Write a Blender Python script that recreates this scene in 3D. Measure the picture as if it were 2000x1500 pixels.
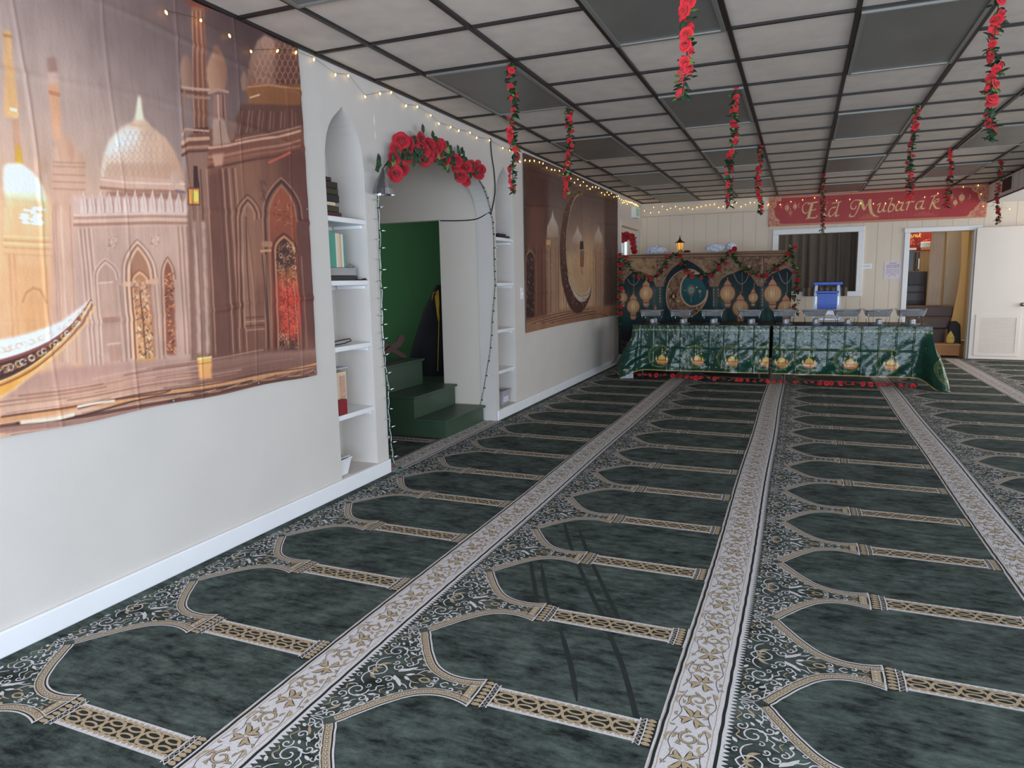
import bpy, bmesh, math, random
import numpy as np
from mathutils import Vector, Matrix
from mathutils.geometry import tessellate_polygon
for o in list(bpy.data.objects): bpy.data.objects.remove(o)
sc = bpy.context.scene
COL = sc.collection
PI = math.pi
# ------------------------------------------------------------ camera
FPX = 1374.99
CAM = np.array([2.6485, 0.0, 1.3186])
YAW, PITCH, ROLL = .388323, -.144506, -.019225
def _rot():
    cy, sy = math.cos(YAW), math.sin(YAW); cp, sp = math.cos(PITCH), math.sin(PITCH)
    f = np.array([-sy*cp, cy*cp, sp]); r = np.array([cy, sy, 0.]); u = np.cross(r, f)
    c, s = math.cos(ROLL), math.sin(ROLL)
    return np.array([c*r+s*u, -s*r+c*u, f])
RM = _rot()
cd = bpy.data.cameras.new('camera'); cam = bpy.data.objects.new('camera', cd); COL.objects.link(cam)
cd.sensor_width = 36; cd.lens = FPX*36/2000; cd.clip_start = .02; cd.clip_end = 200
mw = Matrix.Identity(4)
for i in range(3):
    mw[i][0] = RM[0][i]; mw[i][1] = RM[1][i]; mw[i][2] = -RM[2][i]; mw[i][3] = CAM[i]
cam.matrix_world = mw
sc.camera = cam
def at(x, y, ax, v):
    """the point of plane (axis ax = v) seen at photo position x, y"""
    d = RM.T @ np.array([(x-1000)/FPX, -(y-750)/FPX, 1]); t = (v-CAM[ax])/d[ax]
    return CAM+t*d
def at_arr(xy, ax, v):
    return np.array([at(x, y, ax, v) for x, y in xy])
# ------------------------------------------------------------ world, lights, exposure
w = bpy.data.worlds.new('world'); sc.world = w; w.use_nodes = True
bg = w.node_tree.nodes['Background']; bg.inputs[0].default_value = (.80, .90, 1.0, 1); bg.inputs[1].default_value = 2.2
sc.view_settings.view_transform = 'Standard'; sc.view_settings.look = 'None'
sc.view_settings.exposure = 0.0; sc.view_settings.gamma = 1; sc.view_settings.use_curve_mapping = False
def area(name, loc, rot, sx, sy, power, col):
    l = bpy.data.lights.new(name, 'AREA'); l.shape = 'RECTANGLE'; l.size = sx; l.size_y = sy; l.energy = power; l.color = col
    o = bpy.data.objects.new(name, l); COL.objects.link(o); o.location = loc; o.rotation_euler = rot
    return o
HC, YF, YB, XR = 2.634, 12.7, -1.9, 8.0
# daylight entering through the shop windows behind the camera and along the right wall
area('daylight_front_window', (3.6, YB+.12, .98), (PI/2, 0, 0), 6.6, 1.5, 350, (.68, .82, 1.0))
area('daylight_side_window', (XR-.12, 4.6, 1.45), (PI/2, 0, PI/2), 7.5, 1.5, 54, (.95, .96, 1.0))
area('daylight_side_window', (XR-.12, 10.7, 1.3), (PI/2, 0, PI/2), 2.6, 1.9, 56, (1.0, .90, .78))
area('room_lamp_behind_doorway', (4.9, 14.2, 2.5), (0, 0, 0), .8, .8, 15, (1.0, .80, .56))
# ------------------------------------------------------------ helpers
def lin(c):
    return tuple(((v/255)/12.92 if v/255 <= .04045 else ((v/255+.055)/1.055)**2.4) for v in c)
MATS = {}
def M(name, rgb, rough=.6, metal=0, var=0, scale=12, bump=0, bscale=60, emit=None, es=1, alpha=None, trans=0, stretch=None, sheen=0, spec=None, c2=None):
    if name in MATS: return MATS[name]
    m = bpy.data.materials.new(name); m.use_nodes = True; nt = m.node_tree; N = nt.nodes; L = nt.links
    b = N['Principled BSDF']; c = lin(rgb)
    b.inputs['Base Color'].default_value = (*c, 1); b.inputs['Roughness'].default_value = rough; b.inputs['Metallic'].default_value = metal
    if spec is not None: b.inputs['Specular IOR Level'].default_value = spec
    tc = N.new('ShaderNodeTexCoord'); mp = N.new('ShaderNodeMapping'); L.new(tc.outputs['Object'], mp.inputs[0])
    if stretch: mp.inputs['Scale'].default_value = stretch
    if var or c2:
        n = N.new('ShaderNodeTexNoise'); n.inputs['Scale'].default_value = scale; n.inputs['Detail'].default_value = 6
        L.new(mp.outputs[0], n.inputs[0])
        r = N.new('ShaderNodeValToRGB'); L.new(n.outputs[0], r.inputs[0])
        r.color_ramp.elements[0].position = .3; r.color_ramp.elements[1].position = .7
        if c2: a, d = lin(c2), c
        else: a, d = tuple(v*(1-var) for v in c), tuple(min(1, v*(1+var)) for v in c)
        r.color_ramp.elements[0].color = (*a, 1); r.color_ramp.elements[1].color = (*d, 1)
        L.new(r.outputs[0], b.inputs['Base Color'])
    if bump:
        n = N.new('ShaderNodeTexNoise'); n.inputs['Scale'].default_value = bscale; n.inputs['Detail'].default_value = 4
        L.new(mp.outputs[0], n.inputs[0]); bp = N.new('ShaderNodeBump'); bp.inputs['Strength'].default_value = bump; bp.inputs['Distance'].default_value = .004
        L.new(n.outputs[0], bp.inputs['Height']); L.new(bp.outputs[0], b.inputs['Normal'])
    if emit: b.inputs['Emission Color'].default_value = (*lin(emit), 1); b.inputs['Emission Strength'].default_value = es
    if trans: b.inputs['Transmission Weight'].default_value = trans
    if sheen: b.inputs['Sheen Weight'].default_value = sheen
    if alpha is not None: b.inputs['Alpha'].default_value = alpha
    MATS[name] = m; return m
def MV(name, rough=.5, bump=0, bscale=60, spec=None, coat=0, stretch=None, bdist=.004):
    """a printed surface: colours of the print are stored on the mesh"""
    m = bpy.data.materials.new(name); m.use_nodes = True; nt = m.node_tree; N = nt.nodes; L = nt.links
    b = N['Principled BSDF']; a = N.new('ShaderNodeAttribute'); a.attribute_name = 'print'; L.new(a.outputs['Color'], b.inputs['Base Color'])
    b.inputs['Roughness'].default_value = rough
    if spec is not None: b.inputs['Specular IOR Level'].default_value = spec
    if coat: b.inputs['Coat Weight'].default_value = coat; b.inputs['Coat Roughness'].default_value = .12
    if bump:
        tc = N.new('ShaderNodeTexCoord'); mp = N.new('ShaderNodeMapping'); L.new(tc.outputs['Object'], mp.inputs[0])
        if stretch: mp.inputs['Scale'].default_value = stretch
        n = N.new('ShaderNodeTexNoise'); n.inputs['Scale'].default_value = bscale; n.inputs['Detail'].default_value = 5; L.new(mp.outputs[0], n.inputs[0])
        bp = N.new('ShaderNodeBump'); bp.inputs['Strength'].default_value = bump; bp.inputs['Distance'].default_value = bdist
        L.new(n.outputs[0], bp.inputs['Height']); L.new(bp.outputs[0], b.inputs['Normal'])
    return m
class MB:
    def __init__(s): s.v = []; s.f = []; s.m = []
    def add(s, vs, fs, mi=0):
        k = len(s.v); s.v += [tuple(map(float, v)) for v in vs]; s.f += [tuple(i+k for i in f) for f in fs]; s.m += [mi]*len(fs); return s
    def box(s, a, b, mi=0, rot=None, c=None):
        x0, y0, z0 = a; x1, y1, z1 = b
        vs = [(x, y, z) for z in (z0, z1) for y in (y0, y1) for x in (x0, x1)]
        if rot is not None:
            c = Vector(c if c is not None else ((x0+x1)/2, (y0+y1)/2, (z0+z1)/2)); vs = [tuple(c+rot @ (Vector(v)-c)) for v in vs]
        return s.add(vs, [(0, 2, 3, 1), (4, 5, 7, 6), (0, 1, 5, 4), (2, 6, 7, 3), (0, 4, 6, 2), (1, 3, 7, 5)], mi)
    def tube(s, pts, r, n=6, mi=0, cap=True, closed=False):
        pts = [Vector(p) for p in pts]; R = r if isinstance(r, (list, tuple)) else [r]*len(pts)
        vs = []; up = Vector((0, 0, 1)); m = len(pts)
        for i, p in enumerate(pts):
            if closed: d = pts[(i+1) % m]-pts[i-1]
            else: d = pts[min(i+1, m-1)]-pts[max(i-1, 0)]
            d = d.normalized() if d.length > 1e-9 else Vector((0, 0, 1))
            a = d.cross(up)
            if a.length < 1e-3: a = d.cross(Vector((1, 0, 0)))
            a.normalize(); b = d.cross(a); up = a.cross(d) if abs(d.z) < .99 else up
            for j in range(n):
                t = 2*PI*j/n; vs.append(p+(a*math.cos(t)+b*math.sin(t))*R[i])
        fs = []
        for i in range(m if closed else m-1):
            for j in range(n):
                i2 = (i+1) % m; fs.append((i*n+j, i*n+(j+1) % n, i2*n+(j+1) % n, i2*n+j))
        if cap and not closed: fs += [tuple(range(n))[::-1], tuple((m-1)*n+j for j in range(n))]
        return s.add(vs, fs, mi)
    def lathe(s, prof, c=(0, 0, 0), n=16, mi=0, sx=1, sy=1):
        vs = []; fs = []
        for r, z in prof:
            for j in range(n):
                t = 2*PI*j/n; vs.append((c[0]+r*sx*math.cos(t), c[1]+r*sy*math.sin(t), c[2]+z))
        for i in range(len(prof)-1):
            for j in range(n): fs.append((i*n+j, i*n+(j+1) % n, (i+1)*n+(j+1) % n, (i+1)*n+j))
        fs += [tuple(range(n))[::-1], tuple((len(prof)-1)*n+j for j in range(n))]
        return s.add(vs, fs, mi)
    def poly(s, outer, holes=(), f=lambda a, b: (a, b, 0), mi=0, flip=False):
        L = [[Vector((a, b, 0)) for a, b in outer]]+[[Vector((a, b, 0)) for a, b in h] for h in holes]
        tr = tessellate_polygon(L); flat = [p for l in L for p in l]
        return s.add([f(p.x, p.y) for p in flat], [t[::-1] if flip else tuple(t) for t in tr], mi)
    def prism(s, outer, f0, f1, mi=0, ends=True):
        n = len(outer); vs = [f0(*p) for p in outer]+[f1(*p) for p in outer]
        s.add(vs, [(i, (i+1) % n, n+(i+1) % n, n+i) for i in range(n)], mi)
        if ends: s.poly(outer, (), f0, mi); s.poly(outer, (), f1, mi, True)
        return s
    def build(s, name, mats, parent=None, smooth=False, **kw):
        me = bpy.data.meshes.new(name); me.from_pydata(s.v, [], s.f); 
        if not isinstance(mats, (list, tuple)): mats = [mats]
        for m in mats: me.materials.append(m)
        if len(mats) > 1: me.polygons.foreach_set('material_index', s.m)
        if smooth: me.polygons.foreach_set('use_smooth', [True]*len(s.f))
        bm = bmesh.new(); bm.from_mesh(me); bmesh.ops.recalc_face_normals(bm, faces=bm.faces); bm.to_mesh(me); bm.free()
        o = bpy.data.objects.new(name, me); COL.objects.link(o)
        if parent is not None: o.parent = parent
        return tag(o, **kw)
def tag(o, label=None, cat=None, group=None, kind=None):
    if label: o['label'] = label
    if cat: o['category'] = cat
    if group: o['group'] = group
    if kind: o['kind'] = kind
    return o
def empty(name, loc=(0, 0, 0), rz=0, **kw):
    o = bpy.data.objects.new(name, None); COL.objects.link(o); o.location = loc; o.rotation_euler = (0, 0, rz); o.empty_display_size = .05
    return tag(o, **kw)
def kids(o): return [c for c in bpy.data.objects if c.parent == o]
def dup(o, loc=None, rz=None, label=None, group=None, parent=None, cache={}):
    ch = cache.get(o.name) or cache.setdefault(o.name, kids(o))
    c = o.copy(); COL.objects.link(c)
    if parent is not None: c.parent = parent
    if loc is not None: c.location = loc
    if rz is not None: c.rotation_euler = (0, 0, rz)
    if label: c['label'] = label
    if group: c['group'] = group
    for k in ch: dup(k, parent=c)
    return c
def bevel(o, w=.004, seg=2):
    m = o.modifiers.new('bevel', 'BEVEL'); m.width = w; m.segments = seg; m.limit_method = 'ANGLE'; return o
def arrmesh(name, V, F, mats, mi=None, parent=None, cols=None, smooth=False, **kw):
    """fast mesh from numpy arrays (quads or tris)"""
    V = np.asarray(V, dtype=np.float32); F = np.asarray(F, dtype=np.int32); n = F.shape[1]
    me = bpy.data.meshes.new(name); me.vertices.add(len(V)); me.vertices.foreach_set('co', V.ravel())
    me.loops.add(F.size); me.loops.foreach_set('vertex_index', F.ravel())
    me.polygons.add(len(F)); me.polygons.foreach_set('loop_start', np.arange(0, F.size, n, dtype=np.int32)); me.polygons.foreach_set('loop_total', np.full(len(F), n, dtype=np.int32))
    if not isinstance(mats, (list, tuple)): mats = [mats]
    for m in mats: me.materials.append(m)
    if mi is not None: me.polygons.foreach_set('material_index', np.asarray(mi, dtype=np.int32))
    if smooth: me.polygons.foreach_set('use_smooth', np.ones(len(F), dtype=bool))
    me.update(calc_edges=True); me.validate()
    if cols is not None:
        a = me.color_attributes.new('print', 'FLOAT_COLOR', 'POINT')
        c = np.ones((len(V), 4), dtype=np.float32); c[:, :3] = cols; a.data.foreach_set('color', c.ravel())
    o = bpy.data.objects.new(name, me); COL.objects.link(o)
    if parent is not None: o.parent = parent
    return tag(o, **kw)
RNG = random.Random(7)
# ------------------------------------------------------------ common materials
m_wall = M('wall_paint', (212, 205, 198), .62, var=.03, scale=3, bump=.12, bscale=160)
m_white = M('white_trim_paint', (238, 238, 240), .42, var=.02, scale=5)
m_beige = M('beige_panel_paint', (222, 208, 190), .6, var=.04, scale=2, bump=.1, bscale=90)
m_tile = M('ceiling_tile', (216, 202, 190), .9, var=.07, scale=7, bump=.5, bscale=180)
m_grid = M('dark_bronze_grid', (36, 28, 26), .45)
m_silver = M('worn_silver_trim', (150, 148, 142), .4, metal=.5)
m_diff = M('unlit_acrylic_panel', (112, 110, 104), .38, var=.10, scale=2.5, bump=.25, bscale=220)
m_black = M('black', (14, 13, 14), .55)
m_blackgloss = M('black_gloss', (16, 15, 18), .25)
m_dgreen = M('dark_green_paint', (50, 72, 54), .42, var=.10, scale=4, bump=.06, bscale=40)
m_green = M('bright_green_paint', (14, 72, 18), .75, var=.04, scale=3)
# ------------------------------------------------------------ left wall with niches and arch
def ogee(y0, y1, zs, zt, zb=.1):
    a = (y1-y0)/2; c = (y0+y1)/2; h = zt-zs
    prof = [(1, 0), (.995, .12), (.97, .28), (.92, .42), (.84, .55), (.72, .67), (.56, .77), (.40, .84), (.25, .895), (.12, .945), (0, 1)]
    L = [(c-a, zb)]+[(c-a*p, zs+h*q) for p, q in prof]+[(c+a*p, zs+h*q) for p, q in prof[::-1][1:]]+[(c+a, zb)]
    return L
N1 = ogee(3.60, 4.012, 1.97, 2.405); N2 = ogee(6.145, 6.585, 1.96, 2.40)
def archline(n=28, e=2.35):
    L = []
    for i in range(n+1):
        t = PI-PI*i/n; c, s = math.cos(t), math.sin(t)
        L.append((5.115+.962*math.copysign(abs(c)**(2/e), c), 1.86+.47*abs(s)**(2/e)))
    return L
AR = archline()
def wf(x): return lambda a, b: (x, a, b)
mb = MB()
outer = [(YB, 0), (AR[0][0], 0)]+AR+[(AR[-1][0], 0), (11.10, 0), (11.10, 2.16), (12.52, 2.16), (12.52, 0), (YF, 0), (YF, HC+.02), (YB, HC+.02)]
mb.poly(outer, [N1, N2], wf(0))
def reveal(line, x0, x1, closed):
    n = len(line); vs = [(x0, a, b) for a, b in line]+[(x1, a, b) for a, b in line]
    mb.add(vs, [(i, (i+1) % n, n+(i+1) % n, n+i) for i in range(n if closed else n-1)])
reveal(N1, 0, -.28, True); reveal(N2, 0, -.28, True)
mb.poly(N1, (), wf(-.28)); mb.poly(N2, (), wf(-.28))
reveal([(AR[0][0], 0)]+AR+[(AR[-1][0], 0)], 0, -.16, False)
reveal([(11.10, 0), (11.10, 2.16), (12.52, 2.16), (12.52, 0)], 0, -.12, False)
wl = mb.build('wall_left', m_wall, kind='structure')
def shelf(n, y0, y1, z, x0=-.005):
    s = MB().box((-.278, y0+.002, z-.032), (x0, y1-.002, z)); s.box((-.278, y0+.004, z-.06), (-.26, y1-.004, z-.033))
    s.box((-.25, y1-.02, z-.056), (-.03, y1-.002, z-.033))
    return bevel(s.build('shelf', m_white, wl), .004)
for z in (1.735, 1.345, .935, .50): shelf(0, 3.60, 4.012, z)
for z in (1.735, 1.31, .865, .47): shelf(0, 6.145, 6.585, z)
def board(name, a, b, par=None):
    return bevel(MB().box(a, b).build(name, m_white, par, **({} if par else {'kind': 'structure'})), .006)
board('baseboard_left', (.0005, YB, 0), (.018, 4.154, .098))
board('baseboard_left', (.0005, 6.081, 0), (.018, 11.02, .098))
# ------------------------------------------------------------ other walls
# rear wall with shop windows (behind the camera), right wall with windows
mb = MB()
mb.poly([(0, 0), (XR, 0), (XR, HC+.02), (0, HC+.02)], [[(.35, .25), (6.85, .25), (6.85, 2.45), (.35, 2.45)]], lambda a, b: (a, YB, b))
mb.build('wall_back', m_wall, kind='structure')
mb = MB()
mb.poly([(YB, 0), (YF, 0), (YF, HC+.02), (YB, HC+.02)], [[(.8, .7), (8.4, .7), (8.4, 2.3), (.8, 2.3)], [(9.3, .3), (12.1, .3), (12.1, 2.3), (9.3, 2.3)]], lambda a, b: (XR, a, b))
mb.build('wall_right', m_wall, kind='structure')
fr = MB()
for x in (.35, 2.5, 4.68, 6.79): fr.box((x, YB-.05, .25), (x+.06, YB+.04, 2.45))
fr.box((.35, YB-.05, .25), (6.85, YB+.04, .31)); fr.box((.35, YB-.05, 2.39), (6.85, YB+.04, 2.45))
wf_ = fr.build('window_1', m_silver, kind='structure')
fr = MB()
for y in (.8, 2.7, 4.6, 6.5, 8.34): fr.box((XR-.04, y, .7), (XR+.05, y+.06, 2.3))
fr.box((XR-.04, .8, .7), (XR+.05, 8.4, .76)); fr.box((XR-.04, .8, 2.24), (XR+.05, 8.4, 2.3))
fr.build('window_2', m_silver, kind='structure')
# far wall: beige grooved panelling with a window and a doorway
WX0, WX1, WZ0, WZ1 = 2.28, 3.47, 1.06, 2.00      # clear opening of the window
DX0, DX1, DZ1 = 4.20, 5.05, 1.955
mb = MB()
mb.poly([(0, 0), (DX0, 0), (DX0, DZ1), (DX1, DZ1), (DX1, 0), (XR, 0), (XR, HC+.02), (0, HC+.02)], [[(WX0, WZ0), (WX1, WZ0), (WX1, WZ1), (WX0, WZ1)]], lambda a, b: (a, YF, b))
def rev2(line, closed):
    n = len(line); mb.add([(a, YF, b) for a, b in line]+[(a, YF+.13, b) for a, b in line], [(i, (i+1) % n, n+(i+1) % n, n+i) for i in range(n if closed else n-1)])
rev2([(WX0, WZ0), (WX1, WZ0), (WX1, WZ1), (WX0, WZ1)], True); rev2([(DX0, 0), (DX0, DZ1), (DX1, DZ1), (DX1, 0)], False)
m_far = M('far_wall_panel', (226, 212, 194), .6, var=.03, scale=1.5)
wfar = mb.build('wall_far', m_far, kind='structure')
g = MB(); x = .02
m_groove = M('panel_groove', (186, 170, 152), .8)
for x in np.arange(.09, XR, .2032):
    segs = [(0, 2.40)]
    if WX0-.1 < x < WX1+.1: segs = [(0, WZ0-.09), (WZ1+.09, 2.40)]
    if DX0-.1 < x < DX1+.1: segs = [(DZ1+.08, 2.40)]
    for a, b in segs: g.box((x-.002, YF-.0015, a), (x+.002, YF+.001, b))
g.box((0, YF-.004, 2.398), (XR, YF+.001, 2.408))
g.build('panel_groove', m_groove, wfar)
t = MB()
for a, b in (((WX0-.09, WZ1), (WX1+.09, WZ1+.085)), ((WX0-.09, WZ0-.085), (WX1+.09, WZ0)), ((WX0-.09, WZ0), (WX0, WZ1)), ((WX1, WZ0), (WX1+.09, WZ1))):
    t.box((a[0], YF-.028, a[1]), (b[0], YF-.0005, b[1]))
w1 = bevel(t.build('window_3', m_white, kind='structure'), .006)
gl = M('window_glass', (235, 240, 240), .05, trans=1.0); 

t = MB()
t.box((DX0-.075, YF-.025, 0), (DX0, YF-.0005, DZ1)); t.box((DX0-.085, YF-.03, DZ1), (DX1+.10, YF-.0005, DZ1+.07)); t.box((DX1, YF-.02, 0), (DX1+.03, YF-.0005, DZ1))
bevel(t.build('trim_1', m_white, kind='structure'), .006)
# ------------------------------------------------------------ ceiling
GX0, GA, GY0, GB = -.2508, .6236, 2.9452-.6096*12, .6096
mb = MB().box((-.03, YB, HC+.012), (XR+.02, YF, HC+.05)); mb.build('ceiling', m_tile, kind='structure')
g = MB()
for i in range(1, 14):
    x = GX0+i*GA
    if x < XR: g.box((x-.0125, YB, HC-.004), (x+.0125, YF, HC+.02))
g.box((0, YB, HC-.006), (.022, YF, HC+.02))
for j in range(0, 60):
    y = GY0+j*GB
    if YB < y < YF:
        g.box((0, y-.010, HC-.002), (XR, y+.010, HC+.02))
g.box((0, YF-.024, HC-.004), (XR, YF, HC+.02))
g.build('trim_2', m_grid, kind='structure')
# unlit fluorescent panels
lp = []
for i, js in ((1, (-2, 2, 6, 10, 14)), (3, (0, 4, 8, 12)), (5, (-2, 2, 6, 10, 14)), (7, (0, 4, 8, 12)), (9, (-2, 2, 6))):
    for j in js: lp.append((GX0+(i+.5)*GA, 2.9452+(j+1)*GB, i, j))
side = {1: 'nearest the left wall', 3: 'left of the middle', 5: 'right of the middle', 7: 'fourth from the left', 9: 'nearest the right wall'}
nth = ['closest to the viewer', 'second along', 'third along', 'fourth along', 'last before the far wall']
proto = None
for k, (x, y, i, j) in enumerate(lp):
    idx = [b for a, b in ((1, (-2, 2, 6, 10, 14)), (3, (0, 4, 8, 12)), (5, (-2, 2, 6, 10, 14)), (7, (0, 4, 8, 12)), (9, (-2, 2, 6))) if a == i][0].index(j)
    lab = f'unlit grey ceiling panel in the row {side[i]}, {nth[idx]}'
    if proto is None:
        proto = empty('ceiling_light', (x, y, HC-.004), label=lab, cat='ceiling light', group='unlit light panels in the ceiling')
        a, b = GA/2-.016, GB-.014; f = MB()
        for p, q in (((-a, -b), (a, -b+.022)), ((-a, b-.022), (a, b)), ((-a, -b+.022), (-a+.022, b-.022)), ((a-.022, -b+.022), (a, b-.022))):
            f.box((p[0], p[1], -.010), (q[0], q[1], .012))
        f.build('frame', m_silver, proto)
        MB().box((-a+.022, -b+.022, -.003), (a-.022, b-.022, .008)).build('diffuser', m_diff, proto)
    else: dup(proto, (x, y, HC-.004), label=lab)
# lowered duct box at the far right
mb = MB().box((5.19, 1.5, 2.35), (XR-.01, YF-.002, HC-.01)); sf = mb.build('trim_3', m_white, kind='structure')
MB().box((5.183, 2, 2.345), (5.20, YF-.003, 2.362)).box((5.183, 2, HC-.03), (5.20, YF-.003, HC-.012)).build('edge_strip', m_grid, sf)
s_ = MB()
for y in (12.25, 11.3, 11.05, 10.2): s_.box((5.186, y, 2.365), (5.1905, y+.012, HC-.03))
s_.build('seam', m_groove, sf)
p0 = at(1959, 360, 0, 5.188); p1 = at(1976, 350, 0, 5.188)
v = MB().box((5.178, min(p0[1], p1[1]), 2.41), (5.188, max(p0[1], p1[1]), 2.58))
v.build('air_vent', m_black, label='black square air vent in the white ceiling duct box', cat='vent')
# ------------------------------------------------------------ patterned carpet
def pile(name, rgb, rgb2, streak=True):
    m = bpy.data.materials.new(name); m.use_nodes = True; nt = m.node_tree; N = nt.nodes; L = nt.links
    b = N['Principled BSDF']; b.inputs['Roughness'].default_value = .9; b.inputs['Sheen Weight'].default_value = 0; b.inputs['Sheen Roughness'].default_value = .45
    b.inputs['Specular IOR Level'].default_value = .2
    tc = N.new('ShaderNodeTexCoord'); outs = []
    for sc_, st, det in ((4.6, (.9, 1.3, 1), 8), (17, (.6, 1.7, 1), 7), (420, (1, 1, 1), 2)):
        mp = N.new('ShaderNodeMapping'); mp.inputs['Scale'].default_value = st; mp.inputs['Rotation'].default_value = (0, 0, .12)
        L.new(tc.outputs['Object'], mp.inputs[0])
        n = N.new('ShaderNodeTexNoise'); n.inputs['Scale'].default_value = sc_; n.inputs['Detail'].default_value = det; n.inputs['Roughness'].default_value = .74; L.new(mp.outputs[0], n.inputs[0]); outs.append(n)
    m1 = N.new('ShaderNodeMath'); m1.operation = 'ADD'; L.new(outs[0].outputs[0], m1.inputs[0]); L.new(outs[1].outputs[0], m1.inputs[1])
    m2 = N.new('ShaderNodeMath'); m2.operation = 'MULTIPLY_ADD'; L.new(outs[2].outputs[0], m2.inputs[0]); m2.inputs[1].default_value = .35; L.new(m1.outputs[0], m2.inputs[2])
    r = N.new('ShaderNodeValToRGB'); r.color_ramp.elements[0].position = .49; r.color_ramp.elements[1].position = .72
    m3 = N.new('ShaderNodeMath'); m3.operation = 'MULTIPLY'; m3.inputs[1].default_value = .5; L.new(m2.outputs[0], m3.inputs[0]); L.new(m3.outputs[0], r.inputs[0])
    r.color_ramp.elements[0].color = (*lin(rgb), 1); r.color_ramp.elements[1].color = (*lin(rgb2), 1); L.new(r.outputs[0], b.inputs['Base Color'])
    bp = N.new('ShaderNodeBump'); bp.inputs['Strength'].default_value = .5; bp.inputs['Distance'].default_value = .003; L.new(outs[2].outputs[0], bp.inputs['Height']); L.new(bp.outputs[0], b.inputs['Normal'])
    return m
c_green = pile('green_pile', (20, 27, 26), (94, 107, 101))
c_white = M('ivory_pile', (206, 202, 204), .9, var=.12, scale=150, bump=.3, bscale=500)
c_tan = M('tan_pile', (172, 152, 122), .9, var=.14, scale=150, bump=.3, bscale=500)
c_dark = M('black_green_pile', (18, 24, 20), .9, var=.1, scale=60)
c_track = M('flattened_pile', (24, 33, 31), .9, var=.25, scale=9)
GRN, WHT, TAN, DRK, TRK = range(5)
CP, SP_, SX, SY = .5982, 1.2255, 1.0857, 2.4689
def smooth_path(P, n=6, closed=False):
    P = [np.array(p, float) for p in P]; out = []; m = len(P)
    for i in range(m if closed else m-1):
        g = (lambda k: P[k % m]) if closed else (lambda k: P[min(max(k, 0), m-1)])
        p0, p1, p2, p3 = g(i-1), g(i), g(i+1), g(i+2)
        for j in range(n):
            t = j/n; out.append(.5*((2*p1)+(-p0+p2)*t+(2*p0-5*p1+4*p2-p3)*t*t+(-p0+3*p1-3*p2+p3)*t**3))
    if not closed: out.append(P[-1])
    return np.array(out)
class Flat:
    """flat coloured shapes laid as thin layers"""
    def __init__(s): s.V = []; s.F = []; s.M = []; s.k = 0
    def bump_(s): s.c = (getattr(s, 'c', 0)+1) % 24; return s.c*1.3e-5
    def quad(s, pts, layer, mi, e=None):
        layer = layer+(s.bump_() if e is None else e)
        s.V += [(p[0], p[1], layer) for p in pts]; s.F.append((s.k, s.k+1, s.k+2, s.k+3)); s.M.append(mi); s.k += 4
    def rib(s, P, w, layer, mi, taper=False, closed=False):
        P = np.asarray(P, float); n = len(P)
        T = np.roll(P, -1, 0)-np.roll(P, 1, 0) if closed else np.gradient(P, axis=0)
        L_ = np.hypot(T[:, 0], T[:, 1])+1e-12; Nn = np.stack([-T[:, 1]/L_, T[:, 0]/L_], 1)
        W = np.full(n, w/2) if not hasattr(w, '__len__') else np.asarray(w)/2
        if taper:
            t = np.linspace(0, 1, n); W = W*(.35+.65*np.sin(PI*np.clip(t, 0, 1))**.6)
        A = P+Nn*W[:, None]; B = P-Nn*W[:, None]; e = s.bump_()
        for i in range(n if closed else n-1):
            j = (i+1) % n; s.quad((A[i], B[i], B[j], A[j]), layer, mi, e)
    def leaf(s, p, q, w, layer, mi, bend=0, n=6):
        p = np.array(p, float); q = np.array(q, float); d = q-p; nn = np.array([-d[1], d[0]])
        t = np.linspace(0, 1, n+1)[:, None]; P = p+d*t+nn*bend*4*t*(1-t)
        s.rib(P, w*np.sin(PI*np.linspace(.04, .97, n+1))**.8, layer, mi)
    def spiral(s, c, r, turns, a0, w, layer, mi, sgn=1, n=20, tail=None):
        t = np.linspace(0, 1, n)
        rr = r*(1-.82*t); a = a0+sgn*turns*2*PI*t
        P = np.stack([c[0]+rr*np.cos(a), c[1]+rr*np.sin(a)], 1)
        if tail is not None: P = np.vstack([smooth_path([tail, (tail[0]*.5+P[0][0]*.5, tail[1]*.6+P[0][1]*.4), P[0]], 4)[:-1], P])
        s.rib(P, w, layer, mi)
    def ring(s, c, a, b, w, layer, mi, n=14):
        t = np.linspace(0, 2*PI, n, endpoint=False); s.rib(np.stack([c[0]+a*np.cos(t), c[1]+b*np.sin(t)], 1), w, layer, mi, closed=True)
    def disc(s, c, a, b, layer, mi, n=8):
        s.leaf((c[0]-a, c[1]), (c[0]+a, c[1]), 2*b, layer, mi, n=n//2+2)
    def rect(s, x0, x1, y0, y1, layer, mi): s.quad(((x0, y0), (x1, y0), (x1, y1), (x0, y1)), layer, mi)
    def mirror(s, k0):
        """mirror everything added since index k0 about v=0"""
        n = len(s.F)
        V = s.V[k0[0]:]; F = s.F[k0[1]:]; Mi = s.M[k0[2]:]; base = s.k-k0[3]
        s.V += [(x, -y, z+6.5e-6) for x, y, z in V]; s.F += [tuple(i+base for i in f[::-1]) for f in F]; s.M += Mi; s.k += len(V)
    def mark(s): return (len(s.V), len(s.F), len(s.M), s.k)
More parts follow.
